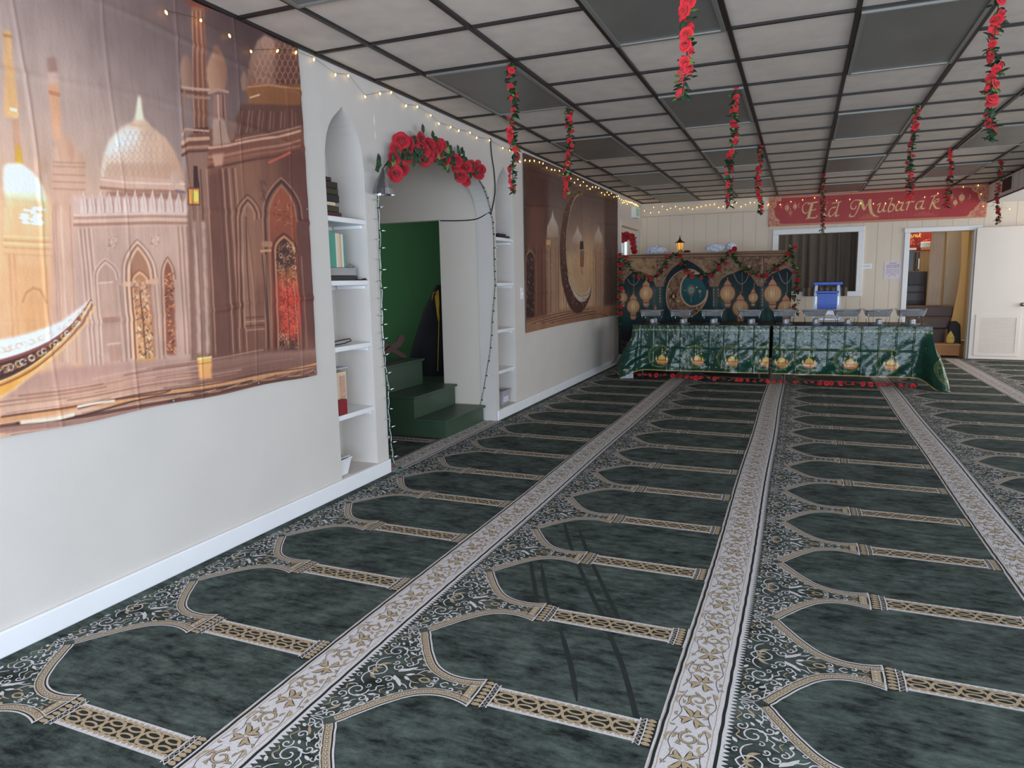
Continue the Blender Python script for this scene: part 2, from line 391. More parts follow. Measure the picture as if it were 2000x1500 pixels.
# one prayer place, u from the left edge of a stripe, v centred on a column
hsh0 = lambda n: (math.sin(n*12.9898)*43758.5453) % 1
U = Flat(); l1, l2, l3, l4 = .0004, .0008, .0012, .0016; h = CP/2
wob = lambda x: x
n = 12; vs_ = np.linspace(-h, h, n+1)
def vline(u, w, layer, mi, wav=.0012):
    U.rib(np.stack([u+wav*np.sin(vs_*2*PI/CP*5), vs_], 1), w, layer, mi)
U.rect(-.006, .188, -h, h, l1, WHT)
vline(.008, .009, l2, DRK); vline(.173, .010, l2, DRK); vline(.021, .0022, l2, TAN); vline(.153, .0022, l2, TAN); vline(.001, .002, l2, TAN)
nt_ = 32
for i in range(nt_):
    v = -h+(i+.5)*CP/nt_; d = CP/nt_*.46; U.quad(((.187, v-d), (.187, v+d), (.2045, v+.001), (.2045, v-.001)), l1, WHT)
# leaves and blossoms of the ivory stripe
def acanthus(cx, cy, s, fl):
    f = lambda a, b: (cx+a*s, cy+b*s*fl)
    def lf(p, q, w, b=0):
        U.leaf(f(*p), f(*q), (w+.16)*s, l2, DRK, b*fl); U.leaf(f(*p), f(*q), w*s, l3, TAN, b*fl)
    lf((-.1, -.1), (-.75, -1.0), .34, .18); lf((-.1, 0), (-.9, .05), .3, -.18); lf((0, .1), (-.55, .85), .3, .2)
    lf((.1, .1), (.35, 1.05), .3, -.15); lf((.2, 0), (.95, .55), .28, .2); lf((.1, -.1), (.85, -.45), .28, -.2); lf((0, -.2), (.2, -1.1), .3, .16)
def scroll(cx, cy, s, fl, sg):
    for layer, w, mi in ((l2, .34, DRK), (l3, .22, TAN)):
        t = np.linspace(0, 1, 18); rr = s*(1-.7*t); a = PI*.6*sg+sg*t*2*PI*1.15
        U.rib(np.stack([cx+rr*np.cos(a), cy+fl*rr*np.sin(a)], 1), w*s*(1-.35*t), layer, mi)
    for k in range(6):
        a = k*1.05+.4; p = (cx+s*1.0*math.cos(a), cy+s*1.0*math.sin(a)); q = (cx+s*1.65*math.cos(a+.4), cy+s*1.55*math.sin(a+.4))
        U.leaf(p, q, .30*s, l2, DRK, .2); U.leaf(p, q, .19*s, l3, TAN, .2)
for k in range(3):
    v0 = -h+(k+.5)*CP/3
    acanthus(.086, v0-.055, .044, 1 if k % 2 else -1); scroll(.090, v0+.045, .031, 1, 1 if k % 2 else -1)
    U.leaf((.03, v0+.01), (.05, v0+.06), .010, l3, TAN, .3); U.leaf((.143, v0-.02), (.126, v0+.02), .010, l3, TAN, .3); U.leaf((.14, v0+.06), (.125, v0+.095), .010, l3, TAN, -.3)
    U.rib(smooth_path([(.03, v0-.09), (.05, v0-.03), (.034, v0+.02), (.05, v0+.09)], 4), .002, l2, DRK); U.rib(smooth_path([(.145, v0-.09), (.13, v0-.03), (.147, v0+.02), (.13, v0+.09)], 4), .002, l2, DRK)
for k in range(26):
    v0 = -h+.02+k*(CP-.04)/25; q = hsh0(k); uu = .034+.02*q if k % 2 else .142-.02*q; a = (k*2.4) % 6.28; U.leaf((uu, v0), (uu+.018*math.cos(a), v0+.022*math.sin(a)), .0085, l2, DRK, .25); U.leaf((uu, v0), (uu+.018*math.cos(a), v0+.022*math.sin(a)), .0058, l3, TAN, .25)
# column shaft
x0, x1, cw = .700, 1.166, .054
U.rect(x0, x1, -cw, cw, l1, WHT)
U.rect(x0+.004, x1-.004, -cw*.62, cw*.62, l2, DRK)
per = (x1-x0)/6
for i in range(6):
    uu = x0+(i+.5)*per
    for sg in (-1, 1):
        U.ring((uu, sg*cw*.33), .0255, .0115, .0075, l3, TAN, 14)
        U.rib(smooth_path([(uu+.018, sg*cw*.50), (uu+.030, sg*cw*.36), (uu+per-.030, -sg*cw*.36), (uu+per-.018, -sg*cw*.50)], 4), .0095, l3, TAN) if i < 5 else None
    for q in (-.026, 0, .026):
        for sg in (-1, 1): U.leaf((uu+q-.015, sg*cw*.70), (uu+q+.015, sg*cw*.70), .014, l3, TAN, 0, 5)
for uu, d_ in ((x0, 1), (x1, -1)):
    for sg in (-1, 1): U.rib([(uu+d_*.002, sg*.004), (uu+d_*.022, sg*cw*.42)], .009, l3, TAN)
for i in range(19):
    uu = x0+(i+.5)*(x1-x0)/19
    for sg in (-1, 1): U.quad(((uu-.011, sg*cw*.98), (uu+.011, sg*cw*.98), (uu+.001, sg*cw*.70), (uu-.001, sg*cw*.70)), l4, WHT)
# capitals of the column at both ends
def capital(a, b, ha, hb, fl):
    U.quad(((a, -ha), (b, -hb), (b, hb), (a, ha)), l1, DRK)
    k = 7
    for i in range(k):
        v = (i-(k-1)/2)/(k/2); U.leaf((a+(b-a)*.12, ha*v*.92), (a+(b-a)*.60, (ha*.6+hb*.4)*v*.95), .017, l2, TAN, .12*fl)
    for q, mi_, w_ in ((0, WHT, .006), (.10, DRK, .003), (.62, WHT, .004), (.94, WHT, .005)):
        hh = ha+(hb-ha)*q+.002; U.rib([(a+(b-a)*q, -hh), (a+(b-a)*q+.002, 0), (a+(b-a)*q, hh)], w_, l3, mi_)
    z = [(a+(b-a)*(.66+.22*(i % 2)), (hb+.004)*(-1+2*i/14)) for i in range(15)]; U.rib(z, .0028, l3, WHT); U.rib([(p[0]+(b-a)*.06, p[1]*.9) for p in z[1:]], .002, l3, TAN)
capital(.640, .704, .080, .062, 1); capital(1.2215, 1.162, .072, .060, -1)
# half spandrel between two arches, then mirrored
k0 = U.mark()
inner = [(.303, h), (.318, h-.020), (.330, h-.042), (.354, h-.078), (.378, h-.116), (.404, h-.150), (.434, h-.186), (.466, h-.212), (.500, h-.228), (.535, h-.236), (.575, h-.236), (.612, h-.229), (.640, h-.219)]
inner = smooth_path(inner, 3)
T = np.gradient(inner, axis=0); T /= np.hypot(T[:, 0], T[:, 1])[:, None]; NR = np.stack([T[:, 1], -T[:, 0]], 1)
NR *= -1 if NR[len(NR)//2][1] > 0 else 1
def off(d):
    P = inner+NR*d; P[:, 1] = np.minimum(P[:, 1], h); return P
U.rib(off(.002), .006, l3, WHT); U.rib(off(.0075), .004, l3, DRK); U.rib(off(.023), .026, l2, TAN); U.rib(off(.0385), .003, l3, WHT); U.rib(off(.012), .0015, l3, WHT); U.rib(off(.034), .0018, l3, DRK)
P = off(.023); s_ = np.r_[0, np.cumsum(np.hypot(*np.diff(P, axis=0).T))]
for q in np.arange(.012, s_[-1]-.02, .0185):
    c = (np.interp(q, s_, P[:, 0]), np.interp(q, s_, P[:, 1])); U.disc(c, .0056, .0048, l3, DRK, 6); U.disc(c, .0036, .0032, l4, WHT, 6)
U.rect(.604, .632, 0, .05, l2, TAN); U.rib([(.602, 0), (.602, .045)], .002, l3, DRK)
for q in (.008, .026): U.disc((.618, q), .0036, .0032, l4, WHT, 6)
ww = .0046
def S(P, w=ww, mi=WHT, l=l2): U.rib(smooth_path(P, 5), w, l, mi, taper=True)
def C(c, r, a0, tr, sg, w=ww, mi=WHT): U.spiral(c, r, tr, a0, w, l2, mi, sg, 16)
# curls running along the outside of the arch
for (c, r, a, sg) in (((.262, h-.030), .016, 2.2, 1), ((.292, h-.070), .014, 5.0, -1), ((.322, h-.107), .015, 2.2, 1), ((.352, h-.147), .013, 5.2, -1), ((.388, h-.182), .013, 2.0, 1)):
    C(c, r, a, 1.0, sg)
S([(.250, h-.006), (.262, h-.014), (.280, h-.040), (.282, h-.060), (.305, h-.082), (.312, h-.10), (.336, h-.122), (.345, h-.140), (.374, h-.166), (.388, h-.195)], .004)
S([(.205, h), (.232, h-.006), (.255, h-.002)], .004); S([(.225, h-.03), (.215, h-.012), (.238, h-.02), (.24, h-.045)], .004); U.leaf((.236, h-.045), (.262, h-.075), .010, l2, TAN); U.leaf((.21, h-.04), (.226, h-.05), .012, l2, WHT)
# big scrolls by the stripe
C((.262, .128), .040, -.4, 1.35, 1, .0050); C((.226, .165), .020, 1.0, 1.1, -1); C((.303, .165), .020, 3.4, 1.1, 1); C((.240, .215), .018, 0, 1.1, 1)
S([(.262, .088), (.240, .070), (.232, .045), (.240, .02), (.255, 0)], .005); S([(.30, .125), (.32, .11), (.315, .09), (.335, .075)], .0045); S([(.226, .185), (.21, .2), (.222, .225), (.207, .24)], .004, TAN)
S([(.208, .15), (.222, .135), (.215, .115), (.228, .1)], .004, TAN); U.leaf((.285, .195), (.262, .21), .012, l2, WHT); U.leaf((.22, .08), (.206, .1), .012, l2, WHT); U.leaf((.31, .14), (.335, .128), .011, l2, WHT)
U.leaf((.252, .012), (.285, .05), .014, l2, TAN, .2); U.rib(smooth_path([(.222, 0), (.238, .022), (.268, .030), (.290, .012), (.292, 0)], 4), .005, l3, WHT); U.leaf((.240, .0), (.272, .016), .010, l3, TAN)
# blossoms
C((.325, .038), .020, 3.0, 1.2, 1); C((.348, .066), .016, 1.5, 1.1, -1); C((.300, .062), .014, 4, 1.1, 1)
U.leaf((.335, .012), (.372, .034), .017, l3, WHT, .15); U.leaf((.352, .034), (.386, .062), .014, l3, WHT, -.1); U.leaf((.37, .004), (.396, .020), .013, l3, WHT)
S([(.360, .060), (.372, .085), (.362, .10)]); S([(.375, .045), (.398, .05), (.414, .064)]); S([(.344, .085), (.334, .105), (.345, .118)], .004, TAN); U.leaf((.36, .1), (.372, .115), .011, l3, WHT)
S([(.39, .012), (.412, .024), (.436, .022)], .005, TAN); S([(.405, .024), (.418, .05), (.44, .056)], .0045, WHT); U.rib(smooth_path([(.426, 0), (.432, .008), (.445, .012), (.458, .008), (.464, 0)], 4), .007, l3, TAN)
C((.478, .016), .014, 2.6, 1.0, -1); S([(.468, .005), (.492, .004)], .004); C((.503, .032), .011, 0, 1.0, 1, .0042, TAN); S([(.505, .0), (.520, .014), (.532, .008)], .005); C((.550, .016), .014, 2.4, .9, -1, .0055); S([(.575, .03), (.585, .012), (.598, .026)], .006, TAN); S([(.56, 0), (.6, 0)], .0035, TAN)
U.leaf((.43, .045), (.45, .055), .01, l2, TAN)
C((.218, .045), .013, 1, 1.0, 1, .0036); C((.285, .095), .012, 2, 1.0, -1, .0036); C((.235, .262), .013, .5, 1.0, 1, .0036); C((.31, .20), .011, 1.6, 1.0, -1, .0036, TAN); C((.345, .135), .011, 2.6, .9, 1, .0036); C((.40, .085), .010, .6, .9, -1, .0036)
S([(.27, .235), (.285, .215), (.278, .19), (.29, .175)], .0036); S([(.36, .12), (.38, .115), (.39, .10)], .0036, TAN); S([(.215, .115), (.235, .10), (.25, .105)], .0036); U.leaf((.27, .16), (.29, .15), .010, l2, WHT); U.leaf((.25, .19), (.262, .175), .010, l2, WHT); U.leaf((.32, .155), (.33, .175), .010, l2, WHT)
U.mirror(k0)
V0 = np.array(U.V, dtype=np.float64); F0 = np.array(U.F); M0 = np.array(U.M)
# lay the pattern over the floor
allV = []; allF = []; allM = []; k = 0
def clip_add(V, F, Mi, xmin, xmax, ymin, ymax):
    global k
    ok = ((V[:, 0] >= xmin) & (V[:, 0] <= xmax) & (V[:, 1] >= ymin) & (V[:, 1] <= ymax))
    fo = ok[F].any(axis=1)
    if not fo.all():
        V = V.copy(); V[:, 0] = np.clip(V[:, 0], xmin, xmax); V[:, 1] = np.clip(V[:, 1], ymin, ymax)
    F2 = F[fo]; allV.append(V); allF.append(F2+k); allM.append(Mi[fo]); k += len(V)
for i in range(-1, 6):
    sx = SX+i*SP_
    for j in range(-8, 20):
        sy = SY+j*CP-.052*(i-1)
        if not (YB < sy < YF+.3): continue
        if sx > 1.1 and sy < -.6: continue
        V = V0.copy(); V[:, 1] += sy; V[:, 1] -= (V[:, 0]-0)*.02; V[:, 0] += sx
        V[:, 0] += .004*np.sin(V[:, 1]*2.1+i)
        if i == -1:
            if 3.7 < sy < 6.5: clip_add(V, F0, M0, -.14-.02, .0679, 4.157, 6.078)
            clip_add(V, F0, M0, .068, 4, YB, YF)
        else: clip_add(V, F0, M0, 0, XR, YB, YF)
# the next strip of carpet that shows on the floor behind the arch
for j in range(0, 6):
    V = V0.copy(); V[:, 1] += SY+j*CP+.25; V[:, 0] += SX-2*SP_; clip_add(V, F0, M0, -1.3, -.165, 3.9, 7.1)
for xx0, xx1, tr in ((0, 0, [[(1100, 1012), (1115, 1067), (1157, 1165), (1180, 1207), (1192, 1242), (1217, 1305), (1242, 1397), (1248, 1430)], [(1130, 1030), (1150, 1085), (1190, 1170), (1212, 1215)], [(1034, 1080), (1044, 1145), (1052, 1190)], [(1057, 1100), (1067, 1160), (1080, 1195)], [(1092, 1222), (1115, 1300), (1127, 1370)]]),):
    for tpl in tr:
        P = at_arr(tpl, 2, 0)[:, :2]; f = Flat(); pp = smooth_path(P, 6); f.rib(pp, .019*np.minimum(1, np.minimum(np.arange(len(pp))+1, len(pp)-np.arange(len(pp)))/4), .0002, TRK)
        allV.append(np.array(f.V)); allF.append(np.array(f.F)+k); allM.append(np.array(f.M)); k += len(f.V)
B = np.array([(-2.6, YB, 0), (XR, YB, 0), (XR, YF+.13, 0), (-2.6, YF+.13, 0)]); allV.append(B); allF.append(np.array([[0, 1, 2, 3]])+k); allM.append(np.array([GRN]))
carpet = arrmesh('floor', np.vstack(allV), np.vstack(allF), [c_green, c_white, c_tan, c_dark, c_track], np.concatenate(allM), kind='structure')
print('carpet faces', len(carpet.data.polygons))
# ------------------------------------------------------------ the passage behind the arch
m_pass = M('passage_paint_warm_light', (220, 209, 196), .6, var=.02, scale=2)  # warm light of the side window is put into this colour
mb = MB()
mb.poly([(-.16, 0), (-.16, HC), (-2.4, HC), (-2.4, 1.92), (-.552, 1.92), (-.552, 0)], (), lambda a, b: (a, 6.085, b))
mb.poly([(-.16, 0), (-.16, HC), (-2.4, HC), (-2.4, 1.92), (-.552, 1.92), (-.552, 0)], (), lambda a, b: (a, 6.185, b))
mb.box((-.56, 6.086, 0), (-.552, 6.184, 1.92)); mb.box((-2.4, 6.086, 1.91), (-.552, 6.184, 1.92))
mb.build('wall_passage', m_pass, kind='structure')
MB().box((-2.42, 3.4, 0), (-2.40, 6.1, HC)).build('wall_passage_back', m_pass, kind='structure')
MB().box((-2.4, 3.38, 0), (-.29, 3.40, HC)).build('wall_passage_near', m_pass, kind='structure')
MB().box((-2.45, 3.4, HC), (-.0, 7.45, HC+.02)).build('ceiling_passage', m_pass, kind='structure')
MB().box((-3.2, 7.40, 0), (-.2, 7.42, HC)).box((-3.22, 6.185, 0), (-3.2, 7.42, HC)).build('wall_green', m_green, kind='structure')
st = empty('staircase', (-.45, 5.6, 0), label='low dark green wooden staircase of three steps inside the white arch', cat='stairs')
def step(x0, x1, y0, y1, z0, z1, par=st):
    o = Vector((.45, -5.6, 0)); a = Vector((x0, y0, z0))+o; b = Vector((x1, y1, z1-.02))+o
    s = MB().box(a, b).build('riser', m_dgreen, par)
    t = MB().box((a.x, a.y-.012, b.z+.0005), (b.x+.022, b.y+(.012 if y1 < 6.05 else 0), b.z+.022)); t = bevel(t.build('tread', m_dgreen, par), .005)
step(-.42, -.12, 5.245, 6.025, 0, .152); step(-.75, -.42, 5.245, 6.035, 0, .345); step(-2.35, -.75, 5.245, 6.0, 0, .592)
MB().box((-2.35+.45, .486, .0), (-.56+.45, 1.78, .345)).build('platform', m_dgreen, st)
# ------------------------------------------------------------ printed surfaces
def hsh(n): return (math.sin(n*127.1+311.7)*43758.5453) % 1
def vnoise(a, b, f, seed=0):
    """smooth value noise on arrays"""
    r = np.random.RandomState(seed); T = r.rand(64, 64); x = a*f; y = b*f
    x0 = np.floor(x).astype(int); y0 = np.floor(y).astype(int); fx = x-x0; fy = y-y0; fx = fx*fx*(3-2*fx); fy = fy*fy*(3-2*fy)
    g = lambda i, j: T[(x0+i) % 64, (y0+j) % 64]
    return (g(0, 0)*(1-fx)+g(1, 0)*fx)*(1-fy)+(g(0, 1)*(1-fx)+g(1, 1)*fx)*fy
def fbm(a, b, f, seed=0, n=4): return sum(vnoise(a, b, f*2**k, seed+k)*.5**k for k in range(n))/sum(.5**k for k in range(n))
class Canvas:
    """a print: colours on a grid of points a (across) by b (up); mp turns photo positions into (a, b)"""
    def __init__(s, a0, a1, b0, b1, res, mp=None, base=(128, 128, 128)):
        s.na = int(round((a1-a0)/res))+1; s.nb = int(round((b1-b0)/res))+1
        s.A, s.B = np.meshgrid(np.linspace(a0, a1, s.na), np.linspace(b0, b1, s.nb)); s.a0, s.a1, s.b0, s.b1 = a0, a1, b0, b1
        s.C = np.zeros((s.nb, s.na, 3)); s.C[:] = base; s.mp = mp; s.res = res
    def P(s, pts): return np.asarray(s.mp(pts) if s.mp else pts, float)
    def box(s, P, pad=0):
        i0 = int(np.clip((P[:, 0].min()-pad-s.a0)/(s.a1-s.a0)*(s.na-1)-1, 0, s.na)); i1 = int(np.clip((P[:, 0].max()+pad-s.a0)/(s.a1-s.a0)*(s.na-1)+2, 0, s.na))
        j0 = int(np.clip((P[:, 1].min()-pad-s.b0)/(s.b1-s.b0)*(s.nb-1)-1, 0, s.nb)); j1 = int(np.clip((P[:, 1].max()+pad-s.b0)/(s.b1-s.b0)*(s.nb-1)+2, 0, s.nb))
        return slice(j0, j1), slice(i0, i1)
    def put(s, sl, m, col, al):
        if m.size == 0: return
        if callable(col): c = col(s.A[sl], s.B[sl])
        else: c = np.asarray(col, float)
        m = (m*al)[..., None]; s.C[sl] = s.C[sl]*(1-m)+c*m
    def poly(s, pts, col, al=1, soft=0, col2=None, ax=1):
        """col2: second colour reached at the low (or right, ax=0) end"""
        P = s.P(pts); sl = s.box(P, soft*2); A, B = s.A[sl], s.B[sl]
        if A.size == 0: return
        m = np.zeros(A.shape)
        offs = ((0, 0),) if soft else ((-.25, -.25), (.25, .25), (-.25, .25), (.25, -.25))
        for oa, ob in offs:
            a = A+oa*s.res; b = B+ob*s.res; ins = np.zeros(A.shape, bool)
            for k in range(len(P)):
                x0, y0 = P[k-1]; x1, y1 = P[k]
                if y0 == y1: continue
                ins ^= ((y0 > b) != (y1 > b)) & (a < (x1-x0)*(b-y0)/(y1-y0)+x0)
            m += ins
        m /= len(offs)
        if soft:
            k = max(1, int(soft/s.res))
            for _ in range(2):
                for axx in (0, 1):
                    c = np.cumsum(np.pad(m, [(k+1, k) if i == axx else (0, 0) for i in (0, 1)], mode='edge'), axis=axx)
                    n = m.shape[axx]; m = (np.take(c, range(2*k+1, 2*k+1+n), axis=axx)-np.take(c, range(0, n), axis=axx))/(2*k+1)
        if col2 is not None:
            lo, hi = P[:, ax].min(), P[:, ax].max(); X = B if ax else A
            t = np.clip((hi-X)/(hi-lo+1e-9), 0, 1)[..., None]
            if not ax: t = 1-t
            c = np.asarray(col, float)*(1-t)+np.asarray(col2, float)*t; mm = (m*al)[..., None]; s.C[sl] = s.C[sl]*(1-mm)+c*mm
        else: s.put(sl, m, col, al)
    def line(s, pts, w, col, al=1, soft=.6):
        P = s.P(pts); sl = s.box(P, w*2); A, B = s.A[sl], s.B[sl]
        if A.size == 0: return
        d = np.full(A.shape, 9.)
        for k in range(len(P)-1):
            p, q = P[k], P[k+1]; v = q-p; L2 = v@v+1e-12; t = np.clip(((A-p[0])*v[0]+(B-p[1])*v[1])/L2, 0, 1)
            d = np.minimum(d, np.hypot(A-p[0]-t*v[0], B-p[1]-t*v[1]))
        m = np.clip((w/2+soft*s.res-d)/(2*soft*s.res), 0, 1); s.put(sl, m, col, al)
    def blob(s, c, ra, rb, col, al=1, hard=1.0):
        c = s.P([c])[0]; P = np.array([[c[0]-ra, c[1]-rb], [c[0]+ra, c[1]+rb]])*1.0; P = np.array([[c[0]-ra*1.6, c[1]-rb*1.6], [c[0]+ra*1.6, c[1]+rb*1.6]]); sl = s.box(P)
        A, B = s.A[sl], s.B[sl]; d = np.hypot((A-c[0])/ra, (B-c[1])/rb)
        m = np.clip((1-d)*8, 0, 1) if hard else np.exp(-d*d*1.6); s.put(sl, m, col, al)
    def mul(s, f): s.C *= f[..., None]
    def cols(s, gain=1):
        c = np.clip(s.C/255, 0, 1); c = np.where(c <= .04045, c/12.92, ((c+.055)/1.055)**2.4)*gain
        return np.clip(c, 0, .92).reshape(-1, 3)
    def mesh(s, name, f, mat, parent=None, gain=1, **kw):
        """f(A, B) -> x, y, z arrays"""
        X, Y, Z = f(s.A, s.B); V = np.stack([X.ravel(), Y.ravel(), Z.ravel()], 1)
        i = np.arange(s.nb-1)[:, None]*s.na+np.arange(s.na-1)[None]; F = np.stack([i, i+1, i+1+s.na, i+s.na], -1).reshape(-1, 4)
        return arrmesh(name, V, F, mat, parent=parent, cols=s.cols(gain), smooth=True, **kw)
ar = np.array
def arch_pts(x0, x1, yb, ys, yt, n=8, k=.62):
    """pointed arch outline in photo positions"""
    xm = (x0+x1)/2; L = [(x0, yb), (x0, ys)]
    for i in range(1, n): t = i/n; L.append((x0+(xm-x0)*t**1.5, ys+(yt-ys)*t**k))
    L.append((xm, yt))
    for i in range(n-1, 0, -1): t = i/n; L.append((x1+(xm-x1)*t**1.5, ys+(yt-ys)*t**k))
    return L+[(x1, ys), (x1, yb)]
# ---- mural 1 (large hanging beside the niche)
cv = Canvas(.25, 3.395, .795, 2.626, .0042, lambda p: at_arr(p, 0, .004)[:, 1:])
A, B = cv.A, cv.B
def lerp(c0, c1, t): t = np.clip(t, 0, 1)[..., None]; return ar(c0)*(1-t)+ar(c1)*t
sky = lerp((172, 146, 136), (78, 54, 54), (A-1.7)/1.75+(B-1.9)*.55-.15)
sky = sky*(1-np.clip((1.75-B)/.8, 0, 1)[..., None])+ar((205, 150, 118))*np.clip((1.75-B)/.8, 0, 1)[..., None]
cv.C[:] = sky
cv.blob((0, 500), .9, .55, (240, 176, 112), .9, 0)
cv.blob((60, 300), .5, .5, (190, 152, 138), .5, 0)
# far left golden tower, white dome and walls
cv.poly([(0, 55), (12, 60), (18, 130), (28, 208), (22, 228), (0, 228)], (214, 158, 98), col2=(222, 164, 104), soft=.004)
cv.line([(0, 68), (13, 70)], .012, (186, 124, 70)); cv.blob((18, 220), .020, .018, (232, 176, 112)); cv.blob((18, 213), .015, .008, (244, 214, 180))
cv.poly([(15, 232), (27, 232), (36, 318), (20, 320)], (196, 140, 108)); cv.poly([(20, 285), (31, 283), (37, 320), (21, 321)], (206, 152, 52))
cv.poly([(0, 322), (30, 318), (55, 335), (75, 362), (92, 420), (95, 455), (0, 458)], (250, 236, 216), col2=(240, 190, 134), soft=.006)
cv.poly([(0, 330), (30, 326), (60, 352), (72, 372), (0, 376)], (244, 232, 228), .8, soft=.01)
cv.poly([(0, 385), (150, 400), (150, 860), (0, 880)], (236, 172, 116), .9, soft=.02, col2=(222, 160, 118))
for y, c in ((470, (204, 142, 90)), (476, (248, 196, 140)), (484, (206, 146, 96)), (497, (214, 156, 104)), (462, (246, 194, 134))): cv.line([(0, y), (60, y+1), (96, y+1)], .007, c, .8)
for x in (10, 20, 95): cv.line([(x, 500), (x+12, 700)], .010, (206, 140, 92), .6)
cv.poly([(20, 520), (90, 518), (112, 700), (24, 720)], (216, 154, 100), .6, soft=.01)
cv.line([(38, 590), (44, 572), (58, 562), (72, 566), (84, 590)], .010, (196, 130, 76), .8); cv.poly([(40, 592), (58, 568), (82, 592), (88, 690), (48, 700)], (208, 144, 90), .5, soft=.008)
for k in range(18): cv.blob((36+hsh(k)*34, 405+hsh(k+50)*32), .012+.012*hsh(k+9), .006, (252, 240, 226), .8)
# second minaret and bulbs
cv.poly([(84, 110), (103, 108), (105, 140), (87, 142)], (150, 112, 98), soft=.004); cv.poly([(83, 140), (105, 138), (107, 160), (84, 162)], (196, 156, 140), soft=.003)
cv.poly([(86, 162), (106, 160), (113, 272), (98, 274)], (206, 142, 104), col2=(222, 158, 118), soft=.003); cv.line([(90, 178), (106, 182)], .016, (176, 106, 72), .7)
def bulb(x, yt, yb, w, c, c2=None):
    m = (yt+yb)/2; P = [(x, yt), (x+w*.25, yt+(yb-yt)*.12), (x+w*.5, yt+(yb-yt)*.45), (x+w*.5, yt+(yb-yt)*.7), (x+w*.36, yb), (x-w*.36, yb), (x-w*.5, yt+(yb-yt)*.7), (x-w*.5, yt+(yb-yt)*.45), (x-w*.25, yt+(yb-yt)*.12)]
    cv.poly(P, c, col2=c2 or tuple(v*.86 for v in c), ax=0, soft=.003)
cv.poly([(88, 318), (160, 322), (170, 400), (140, 720), (92, 720), (90, 330)], (204, 154, 128), .95, soft=.01)
bulb(72, 298, 338, 26, (214, 164, 134)); bulb(146, 292, 345, 26, (212, 160, 128)); bulb(118, 262, 318, 40, (218, 168, 136), (188, 134, 106))
for y in (314, 322, 338, 352, 366): cv.line([(96, y), (158, y+3)], .007, (176, 124, 100), .7)
cv.poly([(94, 440), (142, 440), (158, 705), (118, 716)], (204, 156, 130), .9, soft=.012)
for x in (94, 99, 110, 128, 140): cv.line([(x, 400), (x+18, 705)], .006, (178, 130, 108) if x != 110 else (222, 178, 152), .7)
# main dome
dome = [(266, 187), (270, 215), (276, 232), (290, 248), (318, 270), (338, 300), (350, 335), (352, 356), (300, 366), (192, 356), (190, 330), (196, 300), (210, 270), (232, 250), (252, 240), (260, 222)]
cv.poly(dome, (236, 208, 182), col2=(190, 140, 112), ax=0, soft=.002)
cv.poly([(205, 285), (235, 255), (265, 250), (262, 285), (225, 300), (200, 310)], (246, 236, 236), .75, soft=.02); cv.poly([(200, 320), (345, 320), (350, 352), (194, 350)], (188, 136, 108), .6, soft=.012)
for r in range(9):
    y = 258+r*11.5; hw = 22+58*math.sin(min(1.45, (r+1)*.19))
    for q in range(int(hw/5.5)):
        x = 270-hw+q*11+(r % 2)*5.5
        if x < 270+hw-4: cv.line([(x, y), (x+2.5, y+7), (x+5.5, y+9), (x+8.5, y+7), (x+11, y)], .0035, (186, 136, 112), .55)
cv.line([(250, 244), (266, 248), (284, 246)], .009, (214, 166, 124)); cv.poly([(263, 196), (266, 187), (269, 196), (274, 236), (259, 236)], (244, 216, 180), soft=.002)
cv.poly([(190, 345), (352, 352), (356, 372), (190, 366)], (206, 158, 134)); cv.line([(190, 350), (240, 358), (300, 360), (354, 358)], .008, (226, 184, 160)); cv.line([(190, 366), (250, 374), (354, 374)], .012, (168, 112, 88))
cv.poly([(200, 374), (350, 378), (346, 402), (206, 400)], (158, 108, 86), soft=.004)
cv.poly([(134, 380), (362, 392), (362, 424), (134, 418)], (206, 168, 152), .9, soft=.006)
for k, x in enumerate(range(150, 362, 17)):
    cv.poly([(x, 392), (x+5, 370+6*(k % 2)), (x+10, 392), (x+12, 416), (x-2, 416)], (220, 186, 172), .9); cv.line([(x+12, 388), (x+14, 416)], .006, (164, 118, 100), .7); cv.line([(x+4, 382), (x+7, 412)], .004, (188, 146, 130), .8)
# middle wall
cv.poly([(140, 416), (362, 422), (372, 700), (400, 705), (160, 722), (140, 560)], (190, 148, 128), soft=.003)
for y, c, w_ in ((418, (216, 176, 156), .010), (424, (176, 128, 108), .008), (430, (212, 166, 140), .012), (437, (164, 114, 92), .010), (443, (200, 154, 132), .008)): cv.line([(138, y), (250, y+1), (362, y-2)], w_, c)
def pil(x0, y0, x1, y1, c, w_=.008, al=.8): cv.line([(x0, y0), (x1, y1)], w_, c, al)
for i, x in enumerate((146, 150, 154, 158, 162, 167, 171)): pil(x, 446, x+27, 712, (166, 122, 104) if i % 2 else (214, 172, 150))
for i, x in enumerate((338, 342, 346, 350, 355, 359)): pil(x, 442, x+17, 690, (152, 106, 88) if i % 2 else (196, 152, 130))
for i, x in enumerate((214, 219, 224, 229, 236)): pil(x, 560, x+15, 706, (160, 116, 98) if i % 2 else (206, 164, 142))
for i, x in enumerate((290, 297, 301, 306)): pil(x, 560, x+12, 702, (160, 114, 94) if i % 2 else (206, 160, 136))
def gothic(x0, x1, yb, ys, yt, rims, fill, sk=0, fill2=None, soft=.002):
    P = ar(arch_pts(x0, x1, yb, ys, yt)); P[:, 0] += (P[:, 1]-ys)*sk
    cv.poly(P, fill, soft=soft, col2=fill2)
    for d, w_, c in rims:
        Q = ar(arch_pts(x0-d, x1+d, yb, ys-d*.3, yt-d*1.3)); Q[:, 0] += (Q[:, 1]-ys)*sk; cv.line(Q[:-1], w_, c, .9)
gothic(183, 222, 690, 545, 512, ((0, .010, (214, 174, 152)), (3, .006, (158, 112, 94)), (6, .008, (208, 164, 142))), (182, 138, 118), .085)
